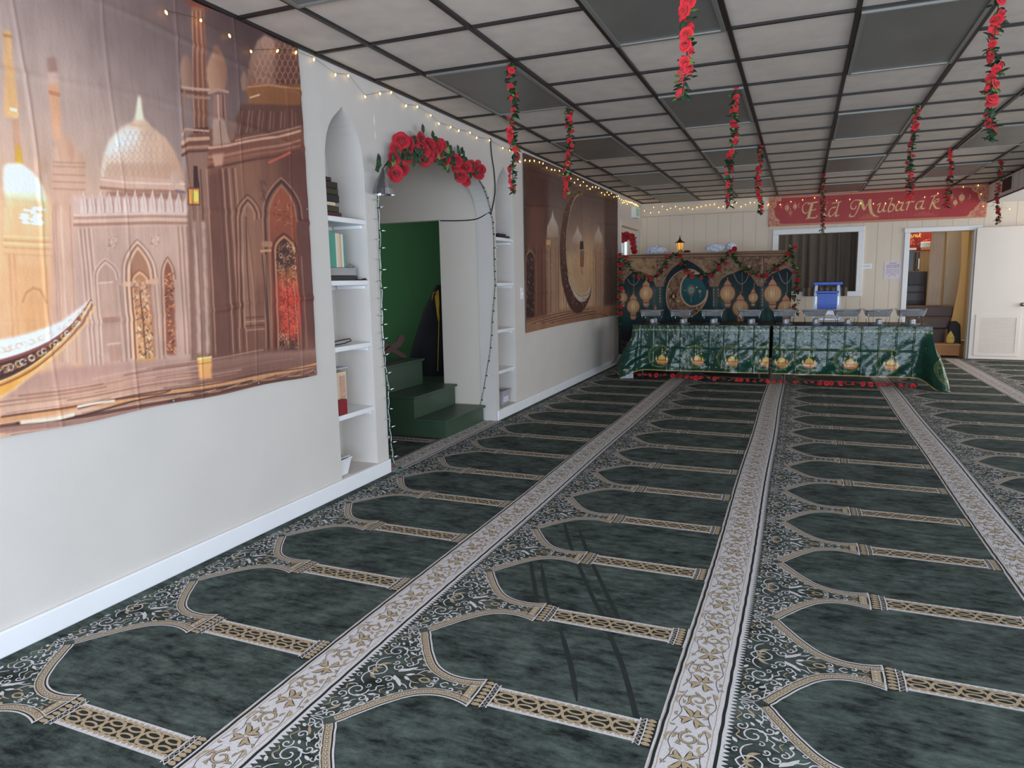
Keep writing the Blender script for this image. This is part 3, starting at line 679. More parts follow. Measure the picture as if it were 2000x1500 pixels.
cv.poly([(190, 552), (212, 552), (222, 622), (199, 624)], (190, 146, 124)); cv.line([(188, 552), (214, 551)], .006, (220, 180, 158)); cv.line([(198, 625), (224, 624)], .022, (168, 118, 96)); cv.line([(206, 672), (230, 670)], .008, (210, 166, 142)); cv.poly([(206, 678), (230, 676), (234, 704), (212, 706)], (182, 134, 112))
gothic(246, 290, 700, 546, 486, ((0, .010, (222, 170, 130)), (5, .008, (140, 92, 72)), (9, .008, (216, 172, 146)), (13, .006, (158, 112, 92))), (168, 112, 84), .075)
gothic(254, 284, 706, 556, 534, ((0, .009, (226, 168, 124)), (4, .007, (156, 92, 64))), (186, 118, 78), .085, (214, 150, 96))
for k in range(170):
    t = hsh(k+.3); x = 256+t*27; y = 548+hsh(k*1.7)*152; x += (y-548)*.085; c = [(246, 208, 160), (120, 62, 44), (232, 168, 108), (96, 58, 50)][k % 4]
    if y < 600: c = [(228, 190, 160), (104, 72, 66), (206, 150, 116)][k % 3]
    cv.line([(x, y), (x+3*math.cos(k*2.1), y+3*math.sin(k*2.1)), (x+5*math.cos(k*2.1+1), y+4)], .004, c, .85)
cv.line([(269, 575), (276, 640), (282, 702)], .007, (92, 50, 40), .8); cv.line([(262, 706), (298, 704)], .012, (208, 146, 76))
cv.line([(238, 556), (252, 556)], .02, (216, 162, 128)); cv.line([(288, 552), (302, 552)], .02, (206, 152, 120))
gothic(314, 334, 694, 546, 508, ((0, .008, (206, 150, 120)), (4, .006, (128, 82, 66)), (8, .008, (192, 144, 120))), (140, 78, 58), .045)
for k in range(90):
    x = 315+hsh(k*3.1)*17; y = 535+hsh(k*.77)*155; x += (y-546)*.05; cv.line([(x, y), (x+3, y+3*math.sin(k))], .005, [(214, 112, 66), (98, 48, 40), (232, 158, 96)][k % 3], .85)
for cx, cy in ((214, 474), (297, 472)):
    for k in range(22): cv.line([(cx+10*math.cos(k*1.9)*hsh(k), cy+13*math.sin(k*2.3)*hsh(k+3)), (cx+9*math.cos(k*1.3), cy+11*math.sin(k*1.1))], .004, [(150, 106, 90), (216, 174, 152)][k % 2], .6)
# right building
cv.poly([(356, 290), (362, 262), (400, 250), (470, 262), (500, 262), (612, 235), (640, 735), (372, 735), (362, 420)], (118, 72, 56), soft=.004)
cv.poly([(356, 290), (400, 280), (410, 700), (372, 705)], (140, 98, 82), .9, soft=.01); cv.poly([(430, 300), (500, 310), (520, 560), (440, 540)], (150, 98, 74), .5, soft=.03); cv.poly([(540, 300), (612, 280), (630, 700), (560, 600)], (84, 44, 44), .6, soft=.03)
cv.poly([(400, 340), (440, 330), (465, 700), (412, 705)], (96, 56, 46), .6, soft=.01)
for i, x in enumerate((376, 386, 398, 424, 430, 436, 442, 449, 455)): pil(x, 330, x+18+(x-376)*.1, 700, [(176, 124, 100), (86, 50, 42)][i % 2], .010, .7)
for i, x in enumerate((371, 379, 388)): cv.poly([(x, 430), (x+6, 430), (x+18, 690), (x+11, 690)], [(196, 156, 138), (154, 110, 94), (206, 168, 148)][i], .75, soft=.003)
# cornices
for y, c, w_ in ((270, (190, 140, 112), .016), (278, (112, 66, 52), .012), (286, (172, 120, 94), .010), (294, (96, 54, 46), .012)): cv.line([(350, y+8), (362, y), (402, y-2)], w_, c)
for y, c, w_ in ((284, (196, 140, 112), .012), (292, (122, 70, 56), .014), (302, (164, 104, 80), .012), (312, (150, 84, 64), .012), (322, (98, 52, 44), .012)): cv.line([(402, y+3), (440, y), (540, y-18), (582, y-30)], w_, c)
cv.line([(520, 318), (562, 296)], .012, (188, 84, 62)); cv.poly([(408, 300), (432, 298), (430, 322), (414, 324)], (186, 130, 102), soft=.003)
cv.line([(455, 275), (520, 262), (582, 245)], .006, (206, 152, 128), .7)
# towers and spires
cv.poly([(370, 0), (396, 8), (402, 262), (374, 262)], (150, 92, 68), soft=.002, col2=(120, 70, 54))
for i in range(6): cv.line([(372+i*4, 20), (371+i*5, 170), (375+i*4.4, 258)], .004, [(196, 140, 110), (96, 54, 44)][i % 2], .8)
cv.poly([(355, 0), (412, 0), (404, 26), (396, 14), (368, 10)], (128, 62, 46), soft=.004)
bulb(358, 103, 168, 26, (170, 126, 104), (134, 92, 74)); bulb(419, 92, 178, 40, (178, 128, 100), (140, 92, 70)); cv.poly([(412, 88), (424, 88), (424, 104), (412, 104)], (140, 92, 72), soft=.003)
for y, c in ((172, (188, 142, 118)), (180, (112, 66, 54)), (188, (160, 110, 88))): cv.line([(348, y-4), (378, y), (404, y+2)], .012, c)
cv.line([(402, 180), (420, 174), (440, 180)], .014, (176, 124, 98)); cv.line([(354, 175), (357, 262)], .010, (150, 104, 84)); cv.poly([(412, 184), (434, 184), (438, 236), (410, 236)], (148, 100, 80)); cv.line([(420, 186), (422, 232)], .010, (186, 156, 150), .8); cv.line([(430, 186), (432, 236)], .008, (92, 54, 46))
cv.poly([(410, 230), (432, 232), (446, 280), (410, 284)], (166, 126, 108), soft=.003); cv.line([(424, 236), (428, 284)], .006, (110, 70, 60)); cv.poly([(440, 236), (456, 240), (452, 272), (444, 276)], (134, 92, 76))
cv.poly([(372, 248), (402, 246), (402, 256), (372, 258)], (84, 44, 38)); cv.line([(350, 262), (356, 250), (402, 254)], .010, (186, 140, 116))
# patterned dome upper right
dm = [(515, 68), (500, 80), (487, 108), (480, 140), (478, 170), (474, 190), (580, 190), (584, 100), (560, 88)]
cv.poly(dm, (158, 122, 106), soft=.003, col2=(118, 72, 54)); cv.poly([(535, 75), (584, 98), (584, 200), (530, 200)], (82, 44, 38), .75, soft=.025)
for r in range(8):
    for q in range(9):
        x = 487+q*11+(r % 2)*5.5; y = 84+r*12
        if x > 486+max(0, (3-r))*5 and x < 580: cv.line([(x, y), (x+2, y+8), (x+5.5, y+11), (x+9, y+8), (x+11, y)], .0045, (198, 128, 96), .7)
cv.poly([(476, 168), (584, 165), (584, 205), (480, 205)], (140, 82, 46), .9, soft=.004); cv.line([(476, 172), (520, 166), (584, 172)], .008, (182, 118, 76)); cv.line([(484, 192), (502, 186)], .007, (214, 170, 130)); bulb(473, 140, 178, 14, (150, 108, 90))
cv.poly([(466, 205), (584, 205), (590, 240), (510, 262), (460, 268), (456, 230)], (96, 58, 46), soft=.006)
for k in range(16): cv.line([(468+k*7, 212+hsh(k)*8), (462+k*7.4, 262-k*1.2)], .006, [(140, 94, 76), (74, 40, 34), (160, 116, 98)][k % 3], .7)
# arches of the right building
gothic(468, 492, 640, 430, 398, ((0, .010, (170, 118, 92)), (5, .008, (82, 46, 40)), (9, .010, (164, 110, 84)), (13, .006, (84, 46, 40))), (140, 92, 70), .028)
cv.line([(475, 425), (478, 520), (486, 640)], .008, (74, 42, 38), .8)
for y in (622, 630, 638, 646): cv.line([(476, y), (512, y-2)], .008, [(172, 120, 94), (92, 52, 44)][(y//8) % 2], .8)
gothic(520, 574, 690, 430, 362, ((0, .014, (150, 96, 70)), (7, .014, (66, 38, 38)), (12, .008, (160, 108, 80))), (146, 70, 46), .035, (110, 50, 40))
for k in range(26): cv.line([(530+hsh(k)*34, 395+hsh(k+8)*50), (530+hsh(k)*34+6*math.cos(k), 395+hsh(k+8)*50+7*math.sin(k))], .005, [(190, 110, 70), (86, 40, 36)][k % 2], .7)
cv.line([(510, 478), (524, 478)], .03, (160, 108, 80)); cv.line([(505, 492), (524, 490)], .012, (192, 130, 88))
gothic(533, 570, 690, 492, 462, ((0, .012, (190, 126, 84)), (5, .010, (70, 38, 36))), (70, 38, 34), .045)
cv.poly([(538, 552), (576, 552), (584, 600), (578, 660), (548, 662), (540, 600)], (216, 66, 46), .95, soft=.03); cv.poly([(536, 528), (572, 522), (580, 560), (540, 565)], (196, 98, 52), .6, soft=.015)
for k in range(230):
    x = 536+hsh(k*1.3)*34; y = 475+hsh(k*.61)*208; x += (y-492)*.05; r = 3.2; c = [(222, 178, 128), (58, 28, 28), (190, 120, 74)][k % 3] if y < 545 or y > 650 else [(150, 34, 28), (236, 104, 66), (70, 24, 26)][k % 3]
    a = k*1.9; cv.line([(x+r*math.cos(a+t_), y+r*1.3*math.sin(a+t_)) for t_ in (0, 1, 2, 3, 4)], .0035, c, .8)
cv.line([(552, 480), (556, 560), (564, 680)], .006, (66, 26, 26), .8); cv.line([(570, 560), (582, 690)], .006, (206, 152, 112), .7)
for i, x in enumerate((508, 514, 578, 584)): pil(x, 500, x+14, 690, [(80, 44, 40), (150, 96, 74)][i % 2], .010, .8)
for k in range(24): cv.line([(502+hsh(k)*10, 350+hsh(k+5)*40), (506+hsh(k+2)*10, 356+hsh(k+5)*40)], .006, (84, 50, 46), .5)
for y, c in ((692, (88, 50, 46)), (700, (160, 104, 80)), (708, (112, 66, 56))): cv.line([(470, y+2), (540, y-4), (612, y-12)], .010, c, .8)
cv.poly([(405, 690), (622, 680), (622, 745), (405, 740)], (106, 64, 54), .7, soft=.012)
# lantern
cv.poly([(372, 322), (380, 322), (384, 365), (372, 365)], (60, 38, 34)); cv.poly([(361, 366), (383, 366), (384, 398), (362, 398)], (236, 150, 60)); cv.poly([(371, 370), (381, 372), (381, 392), (372, 392)], (250, 206, 84)); cv.line([(361, 366), (383, 366), (384, 398), (362, 398), (361, 366)], .007, (110, 60, 40)); cv.line([(371, 367), (371, 398)], .004, (120, 66, 40))
cv.line([(338, 372), (352, 374)], .014, (92, 92, 116), .6); bulb(336, 332, 360, 20, (206, 164, 142))
# ground
gl0 = [(0, 770), (120, 722), (300, 708), (420, 700), (640, 678)]
cv.poly([(0, 745), (118, 715), (300, 706), (420, 702), (640, 678), (660, 760), (300, 830), (0, 880)], (176, 128, 112), .96, soft=.012, col2=(190, 146, 124))
cv.poly([(370, 706), (640, 680), (650, 760), (380, 790)], (112, 70, 58), .8, soft=.03)
cv.poly([(0, 780), (250, 740), (250, 800), (0, 850)], (226, 176, 140), .6, soft=.03)
for k in range(64):
    y0 = 724+k*1.9+3*hsh(k); x0 = hsh(k*2.7)*420-60; ln = 90+260*hsh(k*1.1); sl_ = -.10-.10*(y0-724)/120
    c = [(150, 96, 80), (206, 160, 140), (186, 124, 92), (120, 74, 60)][k % 4]
    if x0 > 250: c = tuple(v*.75 for v in c)
    cv.line([(x0, y0+(250-x0)*.16), (x0+ln*.5, y0+(250-x0-ln*.5)*.16+hsh(k)*3-1.5), (x0+ln, y0+(250-x0-ln)*.16)], .004+.003*hsh(k+4), c, .55)
def streak(P, w_, c, al=.9): cv.line([tuple(p) for p in smooth_path(P, 5)], w_, c, al)
streak([(0, 822), (90, 806), (160, 790), (260, 782), (400, 752), (500, 738), (640, 705)], .022, (206, 140, 88)); streak([(0, 835), (110, 818), (200, 805), (330, 785), (460, 758), (600, 734)], .016, (88, 50, 40))
streak([(0, 816), (120, 796), (200, 782), (300, 772), (330, 764)], .008, (96, 52, 40)); streak([(30, 828), (130, 816), (250, 786), (380, 764), (490, 744)], .008, (60, 36, 34)); streak([(150, 796), (230, 778), (330, 762), (450, 742), (620, 712)], .006, (78, 44, 38)); streak([(0, 842), (120, 826), (300, 798), (620, 742)], .020, (150, 106, 92)); streak([(40, 826), (100, 818), (140, 808)], .014, (244, 214, 184)); streak([(150, 792), (180, 786), (220, 782)], .010, (240, 216, 200))
for k in range(12): streak([(300+k*26, 790-k*5-6*hsh(k)), (330+k*26, 780-k*5), (370+k*24, 772-k*5-4*hsh(k+2))], .005, [(214, 150, 100), (66, 38, 36)][k % 2], .7)
cv.poly([(383, 698), (409, 694), (411, 738), (386, 740)], (232, 168, 82), soft=.003, col2=(214, 140, 84)); cv.line([(383, 700), (409, 696)], .008, (250, 208, 120)); cv.line([(384, 710), (410, 706)], .004, (168, 96, 50))
# crescent horn
up_ = smooth_path([(-60, 672), (0, 664), (50, 652), (110, 628), (150, 600), (174, 582)], 6); dn = smooth_path([(174, 582), (160, 606), (130, 650), (90, 700), (40, 748), (0, 776), (-60, 800)], 6)
cv.poly(list(up_)+list(dn), (238, 226, 226), soft=.0015)
md = smooth_path([(172, 586), (150, 616), (110, 655), (60, 684), (0, 706), (-60, 718)], 6); md2 = smooth_path([(172, 588), (148, 628), (112, 668), (70, 706), (30, 732), (-10, 750), (-60, 766)], 6)
cv.poly(list(md)+list(dn)[::-1][:-1][::-1] if False else list(md)+list(dn[::-1]), (232, 158, 64), soft=.002); cv.poly(list(md)+list(md2[::-1]), (74, 38, 36), soft=.001)
cv.line([tuple(p) for p in md], .010, (132, 66, 60)); cv.line([tuple(p) for p in md2], .006, (244, 196, 120)); cv.line([(p[0]+3, p[1]+6) for p in md2], .006, (150, 70, 44)); cv.line([(p[0]+8, p[1]+10) for p in md2[:26]], .005, (240, 180, 90))
for k in range(26):
    x = 4+k*5.2; i = int(len(md)*(1-k/30)*.92); c = (md[min(i, len(md)-1)]+md2[min(i, len(md2)-1)])/2; r = 1.5+ (30-k)*.22
    a = np.linspace(0, 5, 7)+k; cv.line([(c[0]+r*math.cos(q), c[1]+r*.9*math.sin(q)) for q in a], .0045, [(222, 186, 122), (232, 214, 190), (150, 84, 56)][k % 3], .9)
for k in range(22):
    i = int(len(md)*(1-k/26)*.92); c = md[min(i, len(md)-1)]*.5+up_[min(int(len(up_)*(k+3)/26), len(up_)-1)]*.5; r = 1.5+(26-k)*.28
    a = np.linspace(0, 4.5, 7)+k*1.3; cv.line([(c[0]+r*math.cos(q), c[1]+r*.7*math.sin(q)) for q in a], .004, [(190, 140, 110), (206, 176, 120)][k % 2], .75)
# paper-like unevenness of the print
cv.mul(.93+.14*fbm(A, B, 7, 5))
cv.mul(1+.05*(fbm(A*3, B*.4, 26, 9)-.5)*2)
def crease(A, B, seed, amp=.006):
    d = .010+amp*.9*(fbm(A, B, 2.2, seed)-.2)
    for k, yy in enumerate(np.arange(.02, 5, .36)): d = d+amp*.55*np.exp(-((A-yy-.012*np.sin(B*5+k))/.007)**2)*(.4+.9*vnoise(A*0+k*3.3, B, 3, seed+3))
    for k, zz in enumerate((1.22, 1.66, 2.10, 2.42)): d = d+amp*.9*np.exp(-(np.maximum(0, np.abs(B-zz-.03*np.sin(A*2.3+k))-.001)/.014)**2)*(.3+.9*vnoise(A, A*0+k, 4, seed+7))
    d = d+amp*.5*np.abs(np.sin((B*14+3*fbm(A, B, 2, seed+11))))**3*fbm(A, B, 3, seed+12)
    return d
m_print = MV('printed_vinyl', .50, .25, 90, spec=.35)
g_ = cv.C.mean(axis=2, keepdims=True); cv.C = g_+(cv.C-g_)*.86
mu = cv.mesh('wall_hanging', lambda A, B: (crease(A, B, 1), A+.010*np.sin((B-.8)*1.6), B+.004*np.sin(A*9)), m_print, gain=1.35,
    label='large printed wall hanging of domed sand-coloured palaces beside the nearer pointed niche', cat='wall hanging')
for y, z in ((3.37, .815), (3.375, 2.60), (3.385, 1.75), (2.9, .815), (2.35, .81)):
    p = MB(); p.lathe([(.006, 0), (.007, .002), (.003, .004)], n=10); o = p.build('push_pin', m_silver, mu); o.rotation_euler = (0, PI/2, 0); o.location = (.018, y, z)
# ---- mural 2 (far hanging with the crescent)
cv = Canvas(6.862, 10.845, .782, 2.60, .0075, lambda p: at_arr(p, 0, .004)[:, 1:]); A, B = cv.A, cv.B
cv.C[:] = lerp((176, 138, 118), (104, 74, 68), (B-1.35)/1.1)
cv.blob((1150, 500), 1.1, .5, (214, 158, 104), .8, 0)
cv.poly([(1022, 300), (1068, 325), (1072, 640), (1022, 655)], (92, 46, 36), .92, soft=.07); cv.poly([(1180, 370), (1210, 370), (1210, 640), (1178, 640)], (86, 48, 40), .9, soft=.05)
cv.poly([(1030, 400), (1062, 400), (1064, 620), (1030, 640)], (150, 82, 50), .5, soft=.06)
def dome2(x, yt, yb, w):
    P = [(x, yt), (x+w*.1, yt+(yb-yt)*.25), (x+w*.45, yt+(yb-yt)*.6), (x+w*.5, yb), (x-w*.5, yb), (x-w*.45, yt+(yb-yt)*.6), (x-w*.1, yt+(yb-yt)*.25)]
    cv.poly(P, (214, 198, 188), soft=.01, col2=(186, 142, 112))
dome2(1078, 412, 466, 24); dome2(1127, 442, 478, 20); dome2(1168, 438, 476, 16)
cv.poly([(1064, 466), (1092, 466), (1094, 620), (1066, 630)], (176, 124, 92), .8, soft=.02); cv.poly([(1158, 476), (1178, 476), (1178, 610), (1158, 612)], (176, 128, 96), .7, soft=.02)
cv.poly([(1092, 500), (1160, 500), (1160, 600), (1092, 610)], (222, 168, 106), .6, soft=.05)
for i, x in enumerate(list(range(1026, 1070, 5))+list(range(1074, 1108, 5))+list(range(1152, 1204, 5))): cv.line([(x, 480+8*hsh(x)), (x+.5, 615-(x-1026)*.12)], .022, [(60, 28, 26), (176, 112, 72), (122, 66, 44)][i % 3], .55)
P = arch_pts(1026, 1042, 620, 505, 490); cv.poly(P, (56, 30, 30)); cv.line(P[:-1], .02, (186, 120, 80), .8)
for k in range(60): cv.line([(1027+hsh(k)*13, 500+hsh(k+9)*110), (1029+hsh(k)*13, 503+hsh(k+9)*110)], .012, [(176, 120, 84), (120, 40, 34)][k % 2], .6)
for k in range(50): cv.line([(1060+hsh(k)*130, 480+hsh(k*3)*60), (1063+hsh(k)*130, 484+hsh(k*3)*60)], .014, [(150, 92, 66), (196, 152, 120)][k % 2], .5)
# ground
cv.poly([(1022, 628), (1100, 606), (1210, 592), (1210, 625), (1022, 660)], (172, 112, 76), .95, soft=.02)
for k in range(12): cv.line([(1022+k*6, 632+k*1.2-(k*6)*.2), (1090+k*9, 614+k*1.3-k*1.6), (1150+k*5, 604+k*1.6)], .009, [(70, 38, 32), (222, 160, 110), (120, 72, 52)][k % 3], .7)
cv.poly([(1066, 470), (1074, 470), (1074, 480), (1066, 480)], (232, 166, 90), .9)
# crescent
oc = smooth_path([(1140, 375), (1128, 372), (1112, 386), (1100, 415), (1093, 460), (1092, 505), (1096, 550), (1106, 590), (1120, 612), (1132, 613), (1143, 600), (1151, 580), (1155, 556)], 6)
ic = smooth_path([(1155, 556), (1149, 572), (1141, 578), (1130, 578), (1118, 566), (1110, 540), (1105, 505), (1105, 465), (1110, 425), (1118, 395), (1128, 382), (1140, 378)], 6)
cv.poly(list(oc)+list(ic), (106, 62, 44), soft=.004, col2=(84, 46, 42))
icw = smooth_path([(1155, 556), (1149, 578), (1139, 590), (1126, 586), (1112, 560), (1106, 530)], 6); cv.poly(list(icw)+list(smooth_path([(1106, 530), (1112, 548), (1120, 566), (1130, 575), (1142, 574), (1155, 556)], 6)), (206, 192, 176), .95)
cv.line([tuple(p) for p in ic], .025, (186, 146, 96)); cv.line([tuple(p) for p in oc], .02, (142, 100, 66), .8)
for k in range(110):
    i = int(hsh(k)*(len(oc)-10)); j = int((1-i/len(oc))*len(ic)); q = .15+.7*hsh(k+5); c = oc[i]*(1-q)+ic[min(j, len(ic)-1)]*q
    if j < len(ic): cv.line([(c[0]-1, c[1]), (c[0]+1.2, c[1]+2.5)], .012, [(176, 134, 92), (52, 28, 28)][k % 2], .7)
cv.line([(1135, 385), (1136, 470)], .010, (84, 52, 44)); cv.poly([(1132, 472), (1138, 472), (1139, 488), (1131, 488)], (52, 32, 32)); cv.poly([(1132, 490), (1139, 490), (1139, 522), (1132, 522)], (120, 66, 48)); cv.line([(1134, 492), (1134, 520)], .014, (214, 160, 104)); cv.line([(1137, 492), (1137, 520)], .014, (214, 160, 104)); cv.line([(1135, 524), (1136, 535)], .02, (92, 48, 40))
for k, z in enumerate((2.33, 2.08, 1.55)): cv.line([(0, 0)], 1, (0, 0, 0), 0) if False else None
cv.mul(.92+.16*fbm(A, B, 5, 8))
g_ = cv.C.mean(axis=2, keepdims=True); cv.C = g_+(cv.C-g_)*.74
mu2 = cv.mesh('wall_hanging', lambda A, B: (crease(A, B, 21, .007), A, B+.010*np.sin((A-6.86)*1.2)), m_print, gain=.95,
    label='printed wall hanging showing a huge upright crescent with a hanging lantern', cat='wall hanging')
# ------------------------------------------------------------ folding tables, plastic cloths
m_grey = M('grey_painted_steel', (120, 122, 126), .4, metal=.4); m_top = M('table_plastic', (190, 188, 182), .5)
TZ, TY0, TY1 = .708, 9.36, 10.12
def folding_table(x0, x1, label):
    t = empty('folding_table', ((x0+x1)/2, (TY0+TY1)/2, 0), label=label, cat='table', group='folding tables under the food')
    w2 = (x1-x0)/2; d2 = (TY1-TY0)/2
    bevel(MB().box((-w2, -d2, TZ-.045), (w2, d2, TZ)).build('tabletop', m_top, t), .008)
    for sx in (-1, 1):
        for sy in (-1, 1):
            MB().tube([(sx*(w2-.10), sy*(d2-.09), .012), (sx*(w2-.10), sy*(d2-.10), TZ-.046)], .014, 8).build('leg', m_grey, t, smooth=True)
            MB().lathe([(.018, 0), (.018, .02), (.013, .026)], (sx*(w2-.10), sy*(d2-.09), 0), 10).build('rubber_foot', m_black, t)
        MB().tube([(sx*(w2-.10), -d2+.09, .25), (sx*(w2-.10), d2-.09, .25)], .01, 6).build('crossbar', m_grey, t)
folding_table(.60, 2.30, 'left folding table carrying four foil food warmers'); folding_table(2.36, 4.06, 'right folding table carrying five foil food warmers')
m_plastic = MV('glossy_plastic_cloth', .22, .62, 13, spec=.42, stretch=(1, 1, .8), bdist=.012)
def tablecloth(x0, x1, motifs, left_open, right_open, label, seed):
    ox = .012; xa, xb = x0-ox, x1+ox; yf = TY0-ox; dl = .60
    sl, sr = (.62 if left_open else .02), (.62 if right_open else .02)      # how far the cloth runs along each end
    Lf = xb-xa; a0, a1 = -sl, Lf+sr
    c = Canvas(a0, a1, 0, dl+.12, .006, None, (18, 62, 48)); A, B = c.A, c.B     # B = drop from the table edge
    c.mul(.9+.2*fbm(A, B, 4, seed))
    c.line([(a0, .058), (a1, .058)], .020, (196, 178, 110), .55); c.line([(a0, .058), (a1, .058)], .008, (30, 84, 50), .9)
    for x in np.arange(a0+.03, a1, .045): c.blob((x, .058), .010, .010, (206, 186, 118), .8)
    for k in range(int(42*(a1-a0))):
        x = a0+hsh(k*1.37+seed)*(a1-a0); y = .09+hsh(k*2.11+seed)*.46; r = .004+.004*hsh(k*3.3); c.blob((x, y), r, r, (222, 206, 140), .9)
    def motif(mx, s=1):
        t = np.linspace(.5, 5.1, 30)
        for rr, w_ in ((.150, .004), (.138, .003)): c.line(np.stack([mx-.03-s*rr*np.cos(t-PI*.02)*-1*-1, .405-rr*np.sin(t)*1.0], 1) if False else np.stack([mx-.02+rr*np.cos(t+.35), .405+rr*np.sin(t+.35)], 1), w_, (186, 164, 92), .9)
        c.line(np.stack([mx+.012+.118*np.cos(np.linspace(1.15, 5.3, 26)), .400+.118*np.sin(np.linspace(1.15, 5.3, 26))], 1), .004, (186, 164, 92), .9)
        for k in range(46):
            a = 1.1+k*.088; r0, r1 = .124+.02*hsh(k), .144; p = (mx-.01+r0*math.cos(a), .404+r0*math.sin(a)); c.line([p, (p[0]-.012+.02*hsh(k+3), p[1]+.012-.02*hsh(k+1))], .003, (196, 172, 96), .8)
        g = (226, 186, 96); o = (214, 132, 76)
        c.poly([(mx-.055, .455), (mx+.085, .455), (mx+.11, .43), (mx+.085, .50), (mx+.02, .515), (mx-.04, .50), (mx-.075, .44)], o, .95)
        c.poly([(mx-.03, .46), (mx-.035, .43), (mx-.02, .405), (mx+.01, .385), (mx+.013, .355), (mx+.016, .385), (mx+.046, .405), (mx+.06, .43), (mx+.055, .46)], g)
        c.line([(mx+.013, .30), (mx+.013, .37)], .004, g); c.line([(mx-.03, .455), (mx+.06, .455)], .005, (120, 84, 40)); c.line([(mx-.05, .48), (mx+.08, .478)], .006, (240, 206, 120))
        for q in (-.058, .078): c.poly([(mx+q-.012, .455), (mx+q-.010, .43), (mx+q, .405), (mx+q+.010, .43), (mx+q+.012, .455)], (232, 190, 100))
        for q in (.02, .06): c.line([(mx+q, .30), (mx+q, .33+q*.5)], .002, (206, 186, 118)); c.blob((mx+q, .335+q*.5), .008, .010, (230, 206, 130))
    for m in motifs: motif(m)
    c.poly([(a0, dl-.012), (a1, dl-.012), (a1, dl+.001), (a0, dl+.001)], (214, 176, 104))
    for x in (a0, a1-.008): c.poly([(x, 0), (x+.008, 0), (x+.008, dl), (x, dl)], (196, 176, 110))
    def f(A, B):
        n = fbm(A, B, 3.3, seed+3); rid = np.exp(-((A % .182-.09)/.006)**2)*.006+np.exp(-((B-.29)/.006)**2)*.007
        fold = (.5-.5*np.cos(np.clip(B/dl, 0, 1)*PI))
        gl = np.exp(-(A/np.where(A > 0, .10, .30))**2); gr = np.exp(-((A-Lf)/np.where(A < Lf, .10, .26))**2)
        sw_l = np.clip((.12-A)/.14, 0, 1) if left_open else A*0; sw_r = np.clip((A-Lf+.12)/.14, 0, 1) if right_open else A*0
        out = .004+fold*(.012+.035*(n-.4)+.012*np.sin(A*9+seed))+rid+.016*fold*np.abs(np.sin(A*11+B*9+2.4*fbm(A, B, 1.6, seed+9)*3))**2
        out = out+fold*((gl*.02*np.sin(A*58) if left_open else 0)+(gr*.02*np.sin(A*58) if right_open else 0))
        drop = B*(1+(np.exp(-(A/.07)**2)*.20 if left_open else 0)+(np.exp(-((A-Lf)/.07)**2)*.22 if right_open else 0))
        X = np.where(A < 0, xa, np.where(A > Lf, xb, xa+A)); Y = np.where(A < 0, yf-A, np.where(A > Lf, yf+(A-Lf), yf))
        tl = np.clip((.05-A)/.10, 0, 1); tr_ = np.clip((A-Lf+.05)/.10, 0, 1)
        dx = -np.sin(tl*PI/2)+np.sin(tr_*PI/2); dy = -np.cos(tl*PI/2)*np.cos(tr_*PI/2)
        if not left_open: dx = np.where(A < .1, 0, dx)
        if not right_open: dx = np.where(A > Lf-.1, 0, dx)
        X = X+dx*out-fold*.17*sw_l+fold*.10*sw_r; Y = Y+dy*out-fold*(.03*gl*bool(left_open)+.30*np.exp(-((A-Lf)/np.where(A < Lf, .07, .16))**2)*bool(right_open)); Z = TZ+.003-drop
        lo = Z < .006; X = X+np.where(lo, dx*(.006-Z)*1.0, 0); Y = Y+np.where(lo, dy*(.006-Z)*1.0, 0); Z = np.maximum(Z, .006+.003*np.abs(np.sin(A*60)))
        return X, Y, Z
    c.C = c.C; keep = c
    # cut the canvas at the hem
    nb = int(dl/c.res)+1; c.A, c.B, c.C = A[:nb], B[:nb], c.C[:nb]; c.nb = nb
    o = empty('tablecloth', ((x0+x1)/2, TY0, TZ), label=label, cat='tablecloth', group='green festive plastic tablecloths')
    d = c.mesh('skirt', f, m_plastic, gain=.95, parent=o); d.location = (-(x0+x1)/2, -TY0, -TZ)
    s = MB().box((xa-.003, yf-.004, TZ+.0005), (xb+.003, TY1+.01, TZ+.004)).build('top_sheet', M('dark_plastic_sheet', (16, 30, 24), .22, bump=.3, bscale=14), o); s.location = (-(x0+x1)/2, -TY0, -TZ)
    return o
xm = lambda px_, x0: at(px_, 708, 1, 9.34)[0]-(x0-.012)
tablecloth(.60, 2.30, [xm(p, .60) for p in (1291, 1360, 1427, 1494)]+[-.33], True, False, 'green plastic tablecloth on the left table, its corner trailing towards the left wall', 3)
tablecloth(2.36, 4.06, [xm(p, 2.36) for p in (1524, 1578, 1658, 1738)]+[1.86], False, True, 'green plastic tablecloth on the right table, its corner trailing onto the carpet', 11)
MB().box((.57, 9.34, TZ+.0046), (4.09, 10.14, TZ+.0075)).build('table_runner', M('black_runner', (12, 13, 13), .5, bump=.3, bscale=20), label='black plastic runner spread over the tops of both tables', cat='runner')
fl = MB(); fl.add([(.45, 9.22, .004), (.62, 9.25, .006), (.60, 9.33, .09), (.52, 9.30, .045), (.44, 9.235, .010)], [(0, 1, 3, 4), (1, 2, 3)]); fl.add([(.46, 9.24, .003), (.60, 9.26, .004), (.585, 9.36, .075), (.50, 9.32, .03)], [(0, 1, 2, 3)])
fl.build('plastic_scrap', M('pale_plastic', (196, 204, 214), .25), label='crumpled pale plastic scrap on the carpet under the left tablecloth corner', cat='plastic')
